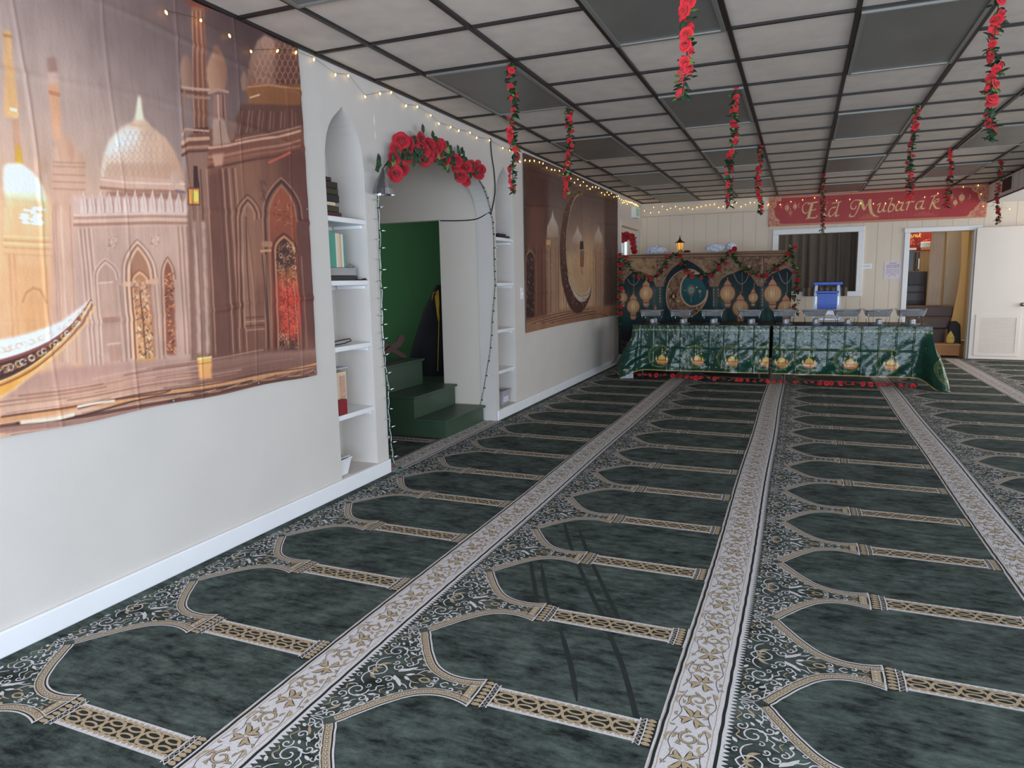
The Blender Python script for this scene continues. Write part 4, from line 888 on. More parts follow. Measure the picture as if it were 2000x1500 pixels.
# ------------------------------------------------------------ foil food warmers
m_foil = M('aluminium_foil', (200, 202, 206), .36, metal=.85, bump=.35, bscale=50); m_wire = M('chrome_wire', (186, 184, 184), .22, metal=1); m_can = M('fuel_can_metal', (205, 206, 210), .35, metal=.6)
def chafing(loc, label):
    z0 = TZ+.0085; t = empty('chafing_dish', (*loc, z0), label=label, cat='food warmer', group='foil chafing dishes on the tables')
    w, d, H = .141, .125, .178; r = .0028
    rk = MB()
    rk.tube([(-w*.74, -d*.8, .004), (w*.74, -d*.8, .004), (w*.74, d*.8, .004), (-w*.74, d*.8, .004)], r, 6, closed=True)
    rk.tube([(-w*.74, 0, .008), (w*.74, 0, .008)], r, 6)
    rk.tube([(-w*.98, -d*1.02, H-.006), (w*.98, -d*1.02, H-.006), (w*.98, d*1.02, H-.006), (-w*.98, d*1.02, H-.006)], r, 6, closed=True)
    for sx in (-1, 1):
        for sy in (-1, 1): rk.tube([(sx*w*.74, sy*d*.8, .003), (sx*w*.80, sy*d*.84, H*.55), (sx*w*.98, sy*d*1.02, H-.008)], r, 6)
        rk.tube([(sx*w*1.0, -d*.5, H-.004), (sx*w*1.13, -d*.45, H+.014), (sx*w*1.13, d*.45, H+.014), (sx*w*1.0, d*.5, H-.004)], r, 6)
    rk.build('wire_rack', m_wire, t, smooth=True)
    def pan(n, f, dz, hh, mtl, nm):
        b = MB(); N = 88; rings = []
        def ring(sx, sy, z, fl=0):
            L = []
            for k in range(N):
                a = 2*PI*k/N; c, s = math.cos(a), math.sin(a); e = .28
                x = math.copysign(abs(c)**e, c); y = math.copysign(abs(s)**e, s); q = 1+fl*(1 if k % 2 else -1); L.append((x*sx*q, y*sy*q, z))
            return L
        R_ = [ring(w*1.06, d*1.10, H+dz-.003), ring(w*1.07, d*1.11, H+dz+.002), ring(w*.99, d*1.02, H+dz+.001), ring(w*.97, d*1.0, H+dz-.004, .010), ring(w*.86, d*.84, H+dz-hh, .014), ring(w*.80, d*.80, H+dz-hh-.004)]
        vs = [p for q in R_ for p in q]; fs = [(i*N+k, i*N+(k+1) % N, (i+1)*N+(k+1) % N, (i+1)*N+k) for i in range(len(R_)-1) for k in range(N)]; fs.append(tuple((len(R_)-1)*N+k for k in range(N)))
        b.add(vs, fs); return b.build(nm, mtl, t)
    pan(0, 1, 0, .070, m_foil, 'foil_pan')
    return t
names = ['leftmost food warmer nearest the crescent hanging', 'second food warmer from the left', 'third food warmer from the left', 'rightmost food warmer of the four on the left table', 'leftmost food warmer of the five on the right table', 'food warmer just left of the blue step ladder', 'middle food warmer of the five on the right table', 'second food warmer from the right end', 'rightmost food warmer beside the doorway']
CX = [.79, 1.195, 1.582, 2.058, 2.472, 2.823, 3.185, 3.524, 3.876]; CY = [9.62, 9.60, 9.64, 9.58, 9.60, 9.63, 9.61, 9.56, 9.60]
ch0 = None
for k, (x, y) in enumerate(zip(CX, CY)):
    if ch0 is None: ch0 = chafing((x, y), names[k]+', foil pan on a wire rack')
    else:
        c = dup(ch0, (x, y, TZ+.0085), (hsh(k)-.5)*.16, names[k]+', foil pan on a wire rack')
fc = MB().lathe([(.036, 0), (.037, .004), (.036, .048), (.037, .052), (.034, .053), (.030, .050), (.020, .051), (.018, .058), (.008, .060)], n=20)
fc0 = None
for k, (x, y) in enumerate(zip(CX, CY)):
    for q, (dx, dy) in enumerate(((.015, -.045), (.025, .07))):
        lab = f'small silver fuel can {"in front" if q == 0 else "at the back"} under the '+names[k].split(' food warmer')[0]+' food warmer'
        lab = lab.replace('food warmer just', 'food warmer just')
        if k in (5,): lab = f'small silver fuel can {"in front" if q == 0 else "at the back"} under the warmer left of the blue ladder'
        if fc0 is None:
            fc0 = fc.build('fuel_can', m_can, smooth=True, label=lab, cat='fuel can', group='fuel cans under the food warmers'); fc0.location = (x+dx, y+dy, TZ+.0085+.011)
        else:
            c = fc0.copy(); COL.objects.link(c); c.location = (x+dx, y+dy, TZ+.0085+.011); c['label'] = lab
# ------------------------------------------------------------ printed lantern backdrop on its stand
YBK = 10.42
cv = Canvas(.13, 2.535, .20, 1.672, .0062, lambda p: at_arr(p, 1, YBK)[:, ::2], (44, 74, 80)); A, B = cv.A, cv.B
cv.C[:] = lerp((30, 62, 66), (34, 44, 54), (B-.9)/.7+(fbm(A, B, 3, 4)-.5)*.8)
cv.poly([(1212, 640), (1560, 640), (1560, 700), (1212, 700)], (40, 34, 34), .8, soft=.05)
def cvp(x, y): return (1200+x*.1, 470+y*.1)      # positions read off a tenfold enlargement
def cvr(x, y): return (1380+x*.1, 470+y*.1)
# glowing haze around lanterns, teal panels
for x in (1264, 1278, 1289, 1398, 1413, 1490, 1502): cv.poly([(x-4, 560), (x+4, 560), (x+5, 640), (x-4, 640)], (92, 134, 126), .5, soft=.02)
for p in ((1227, 590), (1262, 578), (1421, 575), (1450, 600), (1509, 575)): cv.blob(p, .22, .22, (150, 110, 82), .35, 0)
# carved frieze with arches: golden brown stone
arch1 = smooth_path([cvp(150, 830), cvp(190, 780), cvp(250, 700), cvp(330, 640), cvp(430, 590), cvp(560, 620), cvp(680, 670), cvp(750, 760), cvp(790, 850), cvp(810, 900)], 4)
arch2 = smooth_path([cvp(960, 890), cvp(980, 780), cvp(1050, 640), cvp(1150, 520), cvp(1280, 430), cvp(1410, 365)], 4); arch2b = smooth_path([cvp(1420, 365), cvp(1560, 440), cvp(1680, 530), cvp(1790, 640), cvp(1860, 760), cvp(1870, 890)], 4)
arch3 = smooth_path([cvr(230, 890), cvr(280, 770), cvr(380, 680), cvr(540, 620), cvr(690, 560), cvr(830, 640), cvr(920, 760), cvr(1000, 880)], 4); arch4 = smooth_path([cvr(1100, 880), cvr(1150, 770), cvr(1270, 650), cvr(1400, 590), cvr(1560, 530), cvr(1660, 600), cvr(1800, 740)], 4)
stone = [(1205, 480)]+[tuple(cvp(150, 830))]+[tuple(p) for p in arch1]+[tuple(p) for p in arch2]+[tuple(p) for p in arch2b]+[tuple(cvr(60, 890))]+[tuple(p) for p in arch3]+[tuple(p) for p in arch4]+[(1570, 540), (1570, 470)]
cv.poly(stone, (150, 112, 84), soft=.002); cv.poly([(1225, 500), (1285, 498), (1280, 535), (1235, 540)], (206, 158, 98), .6, soft=.03); cv.poly([(1440, 490), (1500, 488), (1495, 545), (1450, 520)], (96, 64, 56), .55, soft=.04); cv.poly([(1205, 495), (1226, 495), (1216, 560), (1205, 560)], (110, 78, 60), .7, soft=.02)
for k in range(900):
    x = 1212+hsh(k*1.31)*345; y = 502+hsh(k*.73)*58; 
    r = 1.2+2.0*hsh(k*2.9); a = np.linspace(0, 4.4, 6)+k; L = [(x+r*math.cos(q), y+r*.8*math.sin(q)) for q in a]
    P_ = cv.P([(x, y)])[0]; i = int(np.clip((P_[0]-cv.a0)/cv.res, 0, cv.na-1)); j = int(np.clip((P_[1]-cv.b0)/cv.res, 0, cv.nb-1))
    if cv.C[j, i, 0] > cv.C[j, i, 2]+15: cv.line(L, .007, [(204, 162, 118), (84, 54, 44), (182, 134, 92)][k % 3], .75)
for L in (arch1, arch2, arch2b, arch3, arch4): cv.line([tuple(p) for p in L], .014, (176, 130, 98), .9); cv.line([(p[0], p[1]+1.6) for p in L], .008, (52, 36, 36), .8)
cv.poly([(1205, 488), (1570, 484), (1570, 499), (1205, 503)], (120, 84, 62), .95)
for y, c in ((490, (186, 142, 102)), (494, (84, 54, 44)), (498, (196, 152, 116)), (501, (110, 74, 56))): cv.line([(1205, y+3.5), (1570, y-1)], .010, c, .9)
for k in range(110): cv.blob((1212+k*3.1, 496.6-(k*3.1)*.012), .008, .008, (206, 158, 108), .8)
for x0 in (1281, 1489): cv.line([(x0, 503), (x0-.5, 552)], .014, (198, 150, 112), .8); cv.line([(x0+2.5, 503), (x0+2, 552)], .008, (92, 60, 50), .8)
for px0, px1 in ((1280, 1296), (1386, 1404), (1484, 1491)): cv.poly([(px0-1, 552), (px1+1, 552), (px1-1, 560), (px0+1, 560)], (150, 108, 88))
# slim hanging columns
for x, y0_, y1_ in ((1289, 561, 592), (1394, 562, 602), (1403, 562, 580), (1489, 562, 600)):
    cv.line([(x, y0_), (x-.3, y1_)], .012, (96, 72, 66)); 
    for k in range(int((y1_-y0_)/3)): cv.blob((x-.1, y0_+1+k*3), .010, .009, (206, 164, 128) if k % 2 else (140, 104, 84))
# big crescent
CR = at_arr([(1344, 562)], 1, YBK)[0]
oc = smooth_path([cvp(1640, 640), cvp(1560, 580), cvp(1450, 560), cvp(1330, 580), cvp(1200, 650), cvp(1090, 770), cvp(1030, 920), cvp(1015, 1080), cvp(1030, 1220), cvp(1080, 1350), cvp(1200, 1450), cvp(1400, 1500), cvp(1600, 1420), cvp(1740, 1260), cvp(1810, 1100), cvp(1818, 980)], 5)
ic = smooth_path([cvp(1818, 980), cvp(1790, 1110), cvp(1700, 1220), cvp(1580, 1275), cvp(1460, 1270), cvp(1360, 1190), cvp(1300, 1060), cvp(1295, 900), cvp(1330, 780), cvp(1420, 680), cvp(1530, 640), cvp(1640, 640)], 5)
cv.poly([tuple(p) for p in ic], (44, 98, 98), soft=.004, col2=(30, 78, 86)); cv.poly(list(oc)+list(ic), (128, 88, 64), soft=.002)
for k in range(420):
    i = int(hsh(k*1.7)*(len(oc)-8)); q = .12+.76*hsh(k+5); j = int((1-i/len(oc))*(len(ic)-1)); c = oc[i]*(1-q)+ic[j]*q; r = 1.0+1.4*hsh(k)
    cv.line([(c[0]+r*math.cos(a), c[1]+r*math.sin(a)) for a in np.linspace(0, 4.4, 5)+k], .006, [(214, 166, 118), (70, 42, 34), (186, 132, 88)][k % 3], .8)
cv.line([tuple(p) for p in oc], .014, (206, 160, 120)); cv.line([tuple(p) for p in ic], .022, (212, 164, 124))
c0 = ar(cvp(1155, 1090)); cv.poly([(c0[0], c0[1]-9), (c0[0]+7, c0[1]), (c0[0], c0[1]+8), (c0[0]-7, c0[1])], (42, 30, 32)); cv.poly([(c0[0], c0[1]-6), (c0[0]+3, c0[1]), (c0[0], c0[1]+5), (c0[0]-3, c0[1])], (212, 162, 96))
c0 = ar(cvp(1500, 970))
for k in range(16):
    a = k*PI/8; cv.line([tuple(c0), (c0[0]+8.5*math.cos(a), c0[1]+11*math.sin(a))], .008, (156, 142, 118), .8)
cv.blob(tuple(c0), .045, .052, (166, 150, 124), .7); cv.blob(tuple(c0), .018, .02, (112, 120, 108), .8); cv.line([(c0[0], c0[1]+10), (c0[0], c0[1]+24)], .006, (170, 150, 120)); cv.line([(c0[0]-14, c0[1]), (c0[0]-10, c0[1])], .010, (170, 158, 130)); cv.blob((c0[0]+17, c0[1]+2), .022, .022, (160, 142, 112)); cv.blob((c0[0]+11, c0[1]-6), .012, .012, (200, 170, 120)); cv.line([(c0[0]+18, c0[1]+3), (c0[0]+18, c0[1]+14)], .006, (160, 142, 112))
# beads and lanterns
def swag(x0, x1, y0_, d): 
    t = np.linspace(0, 1, 12); cv.line(np.stack([x0+(x1-x0)*t, y0_+d*4*t*(1-t)], 1), .008, (186, 160, 134), .9)
swag(1226, 1249, 545, 12); swag(1433, 1463, 535, 20); swag(1521, 1549, 533, 21)
for x, y0_, y1_ in ((1238, 535, 575), (1449.5, 532, 572), (1537.5, 532, 572), (1473, 552, 568)): cv.line([(x, y0_), (x, y1_)], .007, (176, 146, 112), .9)
def lantern(x, y, r, fin=1):
    R_ = r*.0078; b = (222, 158, 104)
    cv.blob((x, y), R_*1.12, R_*1.2, (160, 100, 64), .95); cv.blob((x, y), R_, R_*1.1, b, 1)
    cv.blob((x-.1*r, y+.05*r), R_*.45, R_*.75, (244, 214, 150), .9, 0)
    for q in (-.75, -.4, 0, .4, .75):
        t = np.linspace(-1, 1, 9); cv.line(np.stack([x+q*r*np.sqrt(np.clip(1-t*t*.92, 0, 1)), y+t*r*1.1], 1), .005, (160, 96, 60), .75)
    cv.poly([(x-.5*r, y-.95*r), (x-.55*r, y-1.35*r), (x-.3*r, y-1.75*r), (x-.07*r, y-2.0*r), (x, y-2.6*r), (x+.07*r, y-2.0*r), (x+.3*r, y-1.75*r), (x+.55*r, y-1.35*r), (x+.5*r, y-.95*r)], (206, 138, 98)); cv.line([(x-.55*r, y-1.2*r), (x+.55*r, y-1.2*r)], .008, (120, 66, 48))
    cv.poly([(x-.4*r, y+.95*r), (x+.4*r, y+.95*r), (x+.5*r, y+1.5*r), (x+.3*r, y+2.1*r), (x-.3*r, y+2.1*r), (x-.5*r, y+1.5*r)], (196, 130, 94)); cv.line([(x-.5*r, y+1.45*r), (x+.5*r, y+1.45*r)], .010, (110, 58, 44)); cv.line([(x-.4*r, y+1.75*r), (x+.4*r, y+1.75*r)], .008, (232, 172, 124))
for a in ((1216, 581, 9), (1237, 599, 12), (1262, 573, 12.5), (1421, 573, 13), (1446, 602, 13.5), (1471, 581, 8), (1509, 574, 14.3), (1535, 603, 13.5), (1280, 602, 3)): lantern(*a)
cv.poly([(1212, 650), (1245, 650), (1245, 700), (1212, 700)], (36, 30, 32), .8, soft=.02)
for k in range(30): cv.line([(1213+hsh(k)*12, 665+hsh(k+4)*22), (1215+hsh(k)*12, 668+hsh(k+4)*22)], .010, (132, 80, 66), .6)
cv.mul(.90+.2*fbm(A, B, 5, 3))
g_ = cv.C.mean(axis=2, keepdims=True); cv.C = (g_+(cv.C-g_)*.80)*.93
bd = cv.mesh('photo_backdrop', lambda A, B: (A, YBK+.006*np.sin(A*7+B*2)+.01*(fbm(A, B, 2, 8)-.5)+.004*np.exp(-((A % .6-.3)/.01)**2), B), MV('printed_fabric', .8, .2, 120, spec=.2),
    label='printed backdrop of glowing lanterns and a carved crescent under stone arches behind the tables', cat='backdrop')
bs = empty('backdrop_stand', (1.33, YBK+.05, 0), label='thin dark metal stand holding up the lantern backdrop', cat='stand')
for x in (-1.17, 1.17):
    MB().tube([(x, 0, .02), (x, 0, 1.66)], .012, 8).build('pole', m_grey, bs)
    for a in (.5, 2.6, 4.7): MB().tube([(x, 0, .25), (x+.2*math.cos(a), .12*math.sin(a), .01)], .008, 6).build('leg', m_grey, bs)
MB().tube([(-1.19, 0, 1.665), (1.19, 0, 1.665)], .010, 8).build('crossbar', m_grey, bs)
# storage unit behind it and the things on top
m_wood = M('light_wood', (196, 148, 96), .5, var=.12, scale=6, stretch=(1, 12, 12)); m_off = M('offwhite_laminate', (222, 214, 204), .4)
cab = empty('storage_cabinet', (1.15, 10.92, 0), label='waist-high white cabinet hidden behind the lantern backdrop, only its top edge showing', cat='cabinet')
cab['label'] = 'white storage cabinet mostly hidden behind the lantern backdrop, topped with plastic bundles'
MB().box((-.88, -.22, .02), (.85, .25, 1.655)).build('body', m_off, cab); bevel(MB().box((-.90, -.24, 1.656), (.87, .26, 1.69)).build('top', m_off, cab), .004)
for x in (-.45, .42): MB().box((x-.43, -.232, .05), (x+.42, -.2205, 1.64)).build('door', m_off, cab)
ZC = 1.6905
MB().box((.745, 10.74, ZC), (.885, 11.05, ZC+.014)).build('wooden_board', m_wood, label='thin wooden board lying on the white cabinet left of the gold lantern', cat='board')
m_bag = M('clear_plastic_bag', (222, 226, 238), .18, bump=1.0, bscale=30, spec=.7)
def bundle(x, y, z, rx, ry, rz_, seed, label):
    bm = bmesh.new(); bmesh.ops.create_icosphere(bm, subdivisions=5, radius=1)
    r = random.Random(seed); W = [(Vector((r.uniform(-1, 1), r.uniform(-1, 1), r.uniform(-1, 1)))*(3+q*1.3), r.uniform(0, 6), 1/(1+q*.28)) for q in range(14)]
    for v in bm.verts:
        n = sum(abs(math.sin(v.co.dot(a)+b+1.5*math.sin(v.co.dot(a.yzx)*.7)))*c for a, b, c in W)/sum(c for a, b, c in W); v.co *= (.42+.86*n); v.co.x *= rx; v.co.y *= ry; v.co.z = max(v.co.z, -.6)*rz_+.6*rz_
    me = bpy.data.meshes.new('plastic_bundle'); bm.to_mesh(me); bm.free(); me.materials.append(m_bag); o = bpy.data.objects.new('plastic_bundle', me); COL.objects.link(o); o.location = (x, y, z); return tag(o, label, 'plastic bag')
xx = lambda p, Y=10.88: at(p, 488, 1, Y)[0]
bundle(xx(1281), 10.9, ZC+.001, .15, .13, .075, 1, 'crumpled clear plastic bag on the cabinet left of the gold lantern'); bundle(xx(1396), 10.9, ZC+.001, .14, .12, .075, 5, 'crumpled grey plastic bag on the cabinet right of the gold lantern')
bundle(xx(1427), 10.93, ZC+.001, .075, .10, .085, 9, 'small bunched plastic bag at the right end of the cabinet top')
m_gold = M('aged_gold', (206, 158, 76), .32, metal=.9, var=.15, scale=30)
gl_ = empty('decorative_lantern', (xx(1328), 10.86, ZC+.0005), label='small gold lantern with a dark pointed roof standing on the white cabinet', cat='lantern')
MB().lathe([(.052, 0), (.054, .01), (.040, .02), (.036, .05)], n=6).build('base', m_gold, gl_)
MB().lathe([(.034, .05), (.046, .12), (.052, .15)], n=6).build('body', M('lantern_glass', (240, 186, 96), .3, var=.2, scale=40, emit=(255, 180, 80), es=.5), gl_)
for k in range(6): a = k*PI/3; MB().tube([(.036*math.cos(a), .036*math.sin(a), .045), (.054*math.cos(a), .054*math.sin(a), .152)], .004, 5).build('corner_bar', m_gold, gl_)
MB().lathe([(.074, .150), (.070, .158), (.030, .185), (.014, .205), (.009, .225), (.003, .26)], n=6).build('roof', M('dark_bronze', (60, 44, 30), .4, metal=.6), gl_)
o = bundle(xx(1342), 10.85, ZC+.001, .05, .05, .024, 12, 'small dark red cloth bow on the cabinet right beside the gold lantern'); o.data.materials[0] = M('dark_red_cloth', (120, 24, 34), .8); o.name = 'cloth_bow'; o['category'] = 'bow'
# ------------------------------------------------------------ red banner with its lettering
cv = Canvas(2.115, 5.185, 2.135, 2.625, .0062, None, (172, 42, 40)); A, B = cv.A, cv.B
YBN = YF-.012
def mpb(p):
    """photo positions to banner coordinates through its four corners"""
    p = np.asarray(p, float); t = (p[:, 0]-1505)/(1920-1505); yt = 387+(362-387)*t; yb = 445+(425-445)*t
    return np.stack([2.115+3.07*(t*(1.0)+0.0*t), 2.625-.49*(p[:, 1]-yt)/(yb-yt)], 1)
cv.mp = mpb
cv.mul(.93+.12*fbm(A, B, 4, 2))
c6 = lambda x, y: (1490+x*.225, 350+y*.225)
cv.poly([(1505, 387), (1930, 361), (1930, 426), (1505, 446)], (188, 98, 74), 1)
fr_ = smooth_path([c6(98, 272), c6(125, 245), c6(135, 205), c6(175, 195), c6(190, 172), c6(400, 162)], 4); fr2 = smooth_path([c6(98, 272), c6(120, 310), c6(130, 345), c6(165, 365), c6(170, 398), c6(400, 392)], 4)
R1 = smooth_path([c6(1600, 84), c6(1770, 78), c6(1800, 110), c6(1835, 130), c6(1850, 170), c6(1870, 190)], 4); R2 = smooth_path([c6(1870, 190), c6(1850, 220), c6(1835, 262), c6(1790, 285), c6(1760, 325), c6(1600, 334)], 4)
inner_ = list(map(tuple, fr_))+list(map(tuple, R1))+list(map(tuple, R2))+list(map(tuple, fr2[::-1])); cv.poly(inner_, (174, 38, 40)); cv.line(inner_+[inner_[0]], .010, (216, 160, 120))
for k in range(260):
    e = k % 2; x = (66+hsh(k*1.3)*110) if not e else (1765+hsh(k*1.3)*150); y = (165+hsh(k*.7)*250) if not e else (55+hsh(k*.7)*285)
    P_ = cv.P([c6(x, y)])[0]; i = int(np.clip((P_[0]-cv.a0)/cv.res, 0, cv.na-1)); j = int(np.clip((P_[1]-cv.b0)/cv.res, 0, cv.nb-1))
    if abs(cv.C[j, i, 1]-98) < 30 or cv.C[j, i, 1] > 60: cv.line([c6(x+9*math.cos(a), y+9*math.sin(a)) for a in np.linspace(0, 4, 5)+k], .007, (218, 170, 132), .8)
for o_ in (.012, .478): cv.line([(0, 0), (0, 0)], 0, (0, 0, 0), 0) if False else None
for k in range(150): cv.poly([(1507+k*2.76, 389-k*2.76*.0602), (1509+k*2.76, 389-k*2.76*.0602), (1509+k*2.76, 391-k*2.76*.0602), (1507+k*2.76, 391-k*2.76*.0602)], (222, 176, 130), .7); cv.poly([(1507+k*2.76, 443-k*2.76*.048), (1509+k*2.76, 443-k*2.76*.048), (1509+k*2.76, 445-k*2.76*.048), (1507+k*2.76, 445-k*2.76*.048)], (222, 176, 130), .7)
GOLD = (222, 190, 128)
def nib(pts, w_=15, ang=.75, sm=True, col=GOLD):
    P_ = smooth_path(pts, 5) if sm and len(pts) > 2 else ar(pts, float); n_ = ar([math.cos(ang)*w_/2, -math.sin(ang)*w_/2])
    for i in range(len(P_)-1):
        a, b = P_[i], P_[i+1]; cv.poly([c6(*(a-n_)), c6(*(a+n_)), c6(*(b+n_)), c6(*(b-n_))], col)
    cv.line([c6(*p) for p in P_], .012, col)
W_ = 21
nib([(455, 222), (410, 215), (378, 245), (382, 288), (408, 305), (425, 290)], 12); nib([(425, 226), (465, 214), (512, 208)], W_); nib([(462, 222), (447, 280), (432, 342)], 27, .1); nib([(412, 352), (450, 342), (500, 340), (508, 322)], W_-4); nib([(452, 282), (498, 268)], W_-6)
nib([(560, 262), (590, 245)], 14); nib([(588, 248), (572, 318), (598, 322)], W_); nib([(592, 214), (600, 206)], 16)
nib([(672, 252), (640, 256), (614, 290), (620, 326), (646, 322), (672, 290)], W_-3); nib([(640, 218), (716, 203)], 12); nib([(700, 208), (676, 318), (702, 318)], W_)
nib([(884, 192), (836, 192), (803, 228), (812, 262), (842, 262), (848, 240)], 13); nib([(884, 192), (868, 262), (838, 322), (800, 326), (800, 306)], W_-3); nib([(890, 188), (904, 226), (920, 272)], 26, .1); nib([(922, 272), (946, 224), (966, 184)], 9); nib([(966, 184), (968, 236), (984, 292), (1010, 322), (1042, 328)], 26, .2)
nib([(1030, 232), (1054, 216), (1038, 280), (1062, 288), (1086, 252)], W_-4); nib([(1098, 212), (1082, 278), (1104, 280)], W_-3)
nib([(1126, 182), (1152, 176), (1128, 250), (1128, 286), (1160, 276), (1172, 238), (1148, 222), (1134, 236)], W_-4)
nib([(1238, 212), (1206, 216), (1186, 252), (1194, 278), (1220, 266), (1236, 236)], W_-4); nib([(1246, 206), (1230, 270), (1254, 272)], W_-4)
nib([(1270, 216), (1292, 204), (1276, 272)], W_-3); nib([(1288, 222), (1310, 200), (1334, 204)], 13)
nib([(1404, 198), (1370, 204), (1350, 238), (1360, 266), (1386, 252), (1402, 222)], W_-4); nib([(1412, 192), (1396, 256), (1422, 258)], W_-4)
nib([(1468, 160), (1520, 146)], 11); nib([(1500, 152), (1478, 212), (1464, 264)], W_-2); nib([(1482, 218), (1512, 184), (1530, 182), (1526, 200), (1492, 216)], 12); nib([(1488, 214), (1512, 254), (1542, 258)], W_-5)
for (x, y, s_) in ((235, 258, 20), (308, 246, 18), (268, 300, 17), (1712, 168, 24), (1664, 210, 18), (1636, 165, 14)): cv.poly([c6(x+s_*math.cos(a), y+s_*1.25*math.sin(a)) for a in np.linspace(0, 2*PI, 14)[:-1]], (226, 178, 126) if s_ > 17 else (204, 120, 92), .9); cv.line([c6(x, y-s_*1.3), c6(x, y-s_*1.3-14)], .008, (220, 160, 120)); cv.line([c6(x, y+s_*1.2), c6(x, y+s_*1.9)], .010, (210, 130, 100))
for x, y in ((190, 245), (350, 236), (1765, 160)): cv.line([c6(x+12*math.cos(a), y+17*math.sin(a)) for a in (np.linspace(1.7, 4.5, 8) if x != 1765 else np.linspace(-1.2, 1.8, 8))], .008, (226, 170, 130))
for x in range(340, 1560, 36): cv.line([c6(x, 372-(x-340)*.055), c6(x, 345-(x-340)*.055-18*hsh(x))], .006, (206, 110, 84), .6)
cv.poly([c6(900, 330), c6(960, 300), c6(1010, 330), c6(1060, 352), c6(860, 356)], (196, 112, 66), .5, soft=.01); cv.poly([c6(1340, 310), c6(1420, 282), c6(1500, 305), c6(1540, 318), c6(1340, 325)], (196, 92, 62), .5, soft=.01)
for k in range(8): cv.line([c6(230+k*190, 140-k*6), c6(232+k*190, 405-k*12)], .006, (140, 28, 32), .35)
cv.mp = None
cv.mesh('banner', lambda A, B: (A, YBN-.004*np.abs(np.sin(A*6))-.002, B), MV('banner_vinyl', .45, .1, 60), gain=1.0, label='long red and gold festive greeting banner above the window and doorway', cat='banner')
# ------------------------------------------------------------ curtain behind the far window
def pleats(name, x0, x1, z0, z1, y, amp, per, mat, n=240, seed=0, **kw):
    X = np.linspace(x0, x1, n); Zs = np.linspace(z1, z0, 10); V = []
    for z in Zs:
        f_ = 1+.4*(z1-z)/(z1-z0)
        for x in X: V.append((x, y+amp*f_*math.sin(2*PI*x/per+.7*math.sin(x*3.1+seed))+amp*.4*math.sin(x*71+z*2), z))
    m = len(Zs); F = [(j*n+i, j*n+i+1, (j+1)*n+i+1, (j+1)*n+i) for j in range(m-1) for i in range(n-1)]
    return arrmesh(name, V, F, mat, smooth=True, **kw)
m_cur = M('taupe_curtain', (100, 88, 78), .85, var=.06, scale=8, bump=.2, bscale=120)
pleats('window_curtain', WX0-.03, WX1+.06, .95, WZ1+.12, YF+.26, .020, .135, m_cur, label='grey-brown pleated curtain hanging inside the far window', cat='curtain')
pleats('sill_cloth', at(1568, 570, 1, YF-.05)[0], at(1655, 570, 1, YF-.05)[0], .985, 1.125, YF-.062, .010, .09, m_cur, n=120, label='strip of grey-brown cloth hanging over the far window sill behind the ladder', cat='cloth')
MB().box((WX0-.5, YF+.611, .55), (WX1+.6, YF+.64, 2.45)).build('wall_beyond_window', M('dim_wall', (120, 110, 100), .8), kind='structure')  # widened so that no sky light leaks onto the curtain
# wall box, notice
th = MB().box((-.076, -.016, -.045), (.076, 0, .045)).build('wall_control_box', m_white, label='small white control box on the far wall between window and notice', cat='wall box'); th.location = (*[at(1692, 520, 1, YF-.002)[0]], YF-.001, at(1692, 520, 1, YF)[2]); bevel(th, .006)
sl_ = MB().box((-.05, -.018, -.004), (.05, -.0161, .004)).build('slot', m_grey, th)
cv = Canvas(-.118, .118, -.14, .14, .004, None, (226, 216, 226))
rows = [(-.045, .055, .108, .012), (-.085, .09, .075, .012), (-.083, .085, .047, .011)]
def words(y, x0, x1, h_, seed, al):
    x = x0; k = 0
    while x < x1:
        w_ = .012+.022*hsh(seed+k); 
        q = x
        while q < min(x+w_, x1): cv.line([(q, y-h_*.5), (q+.002, y+h_*(.5 if hsh(q*99) > .6 else .1))], .0035, (92, 74, 104), al); q += .006
        x += w_+.008; k += 1
for a, b, y, h_ in rows: words(y, a, b, h_, y*100, .95)
for k, y in enumerate((.018, 0, -.018, -.036, -.054)): words(y, -.09, .09, .006, k*7, .45)
cv.line(smooth_path([(-.06, -.10), (-.03, -.085), (0, -.07), (.03, -.082), (.05, -.10)], 4), .006, (110, 100, 116), .8)
no = cv.mesh('paper_notice', lambda A, B: (A, A*0, B), MV('printed_paper', .7), label='white paper notice with purple lines of text taped left of the doorway', cat='notice'); no.location = (3.985, YF-.004, 1.385)
# ------------------------------------------------------------ louvred door leaf standing open against the far wall
dl_ = empty('louvred_door', (5.075, YF-.05, 0), -.10, label='off-white door leaf with a louvred vent, swung open to the right of the doorway', cat='door')
m_door = M('door_paint', (232, 222, 212), .5, var=.02, scale=3)
bevel(MB().box((.0, -.04, .012), (.90, 0, 1.985)).build('leaf', m_door, dl_), .004)
f = MB(); x0, x1, z0, z1 = .115, .575, .115, .64
for a, b in (((x0-.05, z0-.05), (x1+.05, z0)), ((x0-.05, z1), (x1+.05, z1+.05)), ((x0-.05, z0), (x0, z1)), ((x1, z0), (x1+.05, z1))): f.box((a[0], -.05, a[1]), (b[0], -.0405, b[1]))
lv = f.build('vent_frame', m_door, dl_); s_ = MB()
for k in range(26): z = z0+.010+k*(z1-z0-.01)/26; s_.add([(x0, -.0405, z+.014), (x1, -.0405, z+.014), (x1, -.050, z), (x0, -.050, z)], [(0, 1, 2, 3)])
s_.build('louvres', m_door, lv)
kn = MB(); kn.lathe([(.028, 0), (.028, .006), (.012, .010), (.012, .035), (.027, .045), (.030, .058), (.022, .070)], n=18); k_ = kn.build('knob', M('satin_nickel', (150, 140, 126), .25, metal=1), dl_, smooth=True); k_.rotation_euler = (PI/2, 0, 0); k_.location = (.63, -.0405, .84)
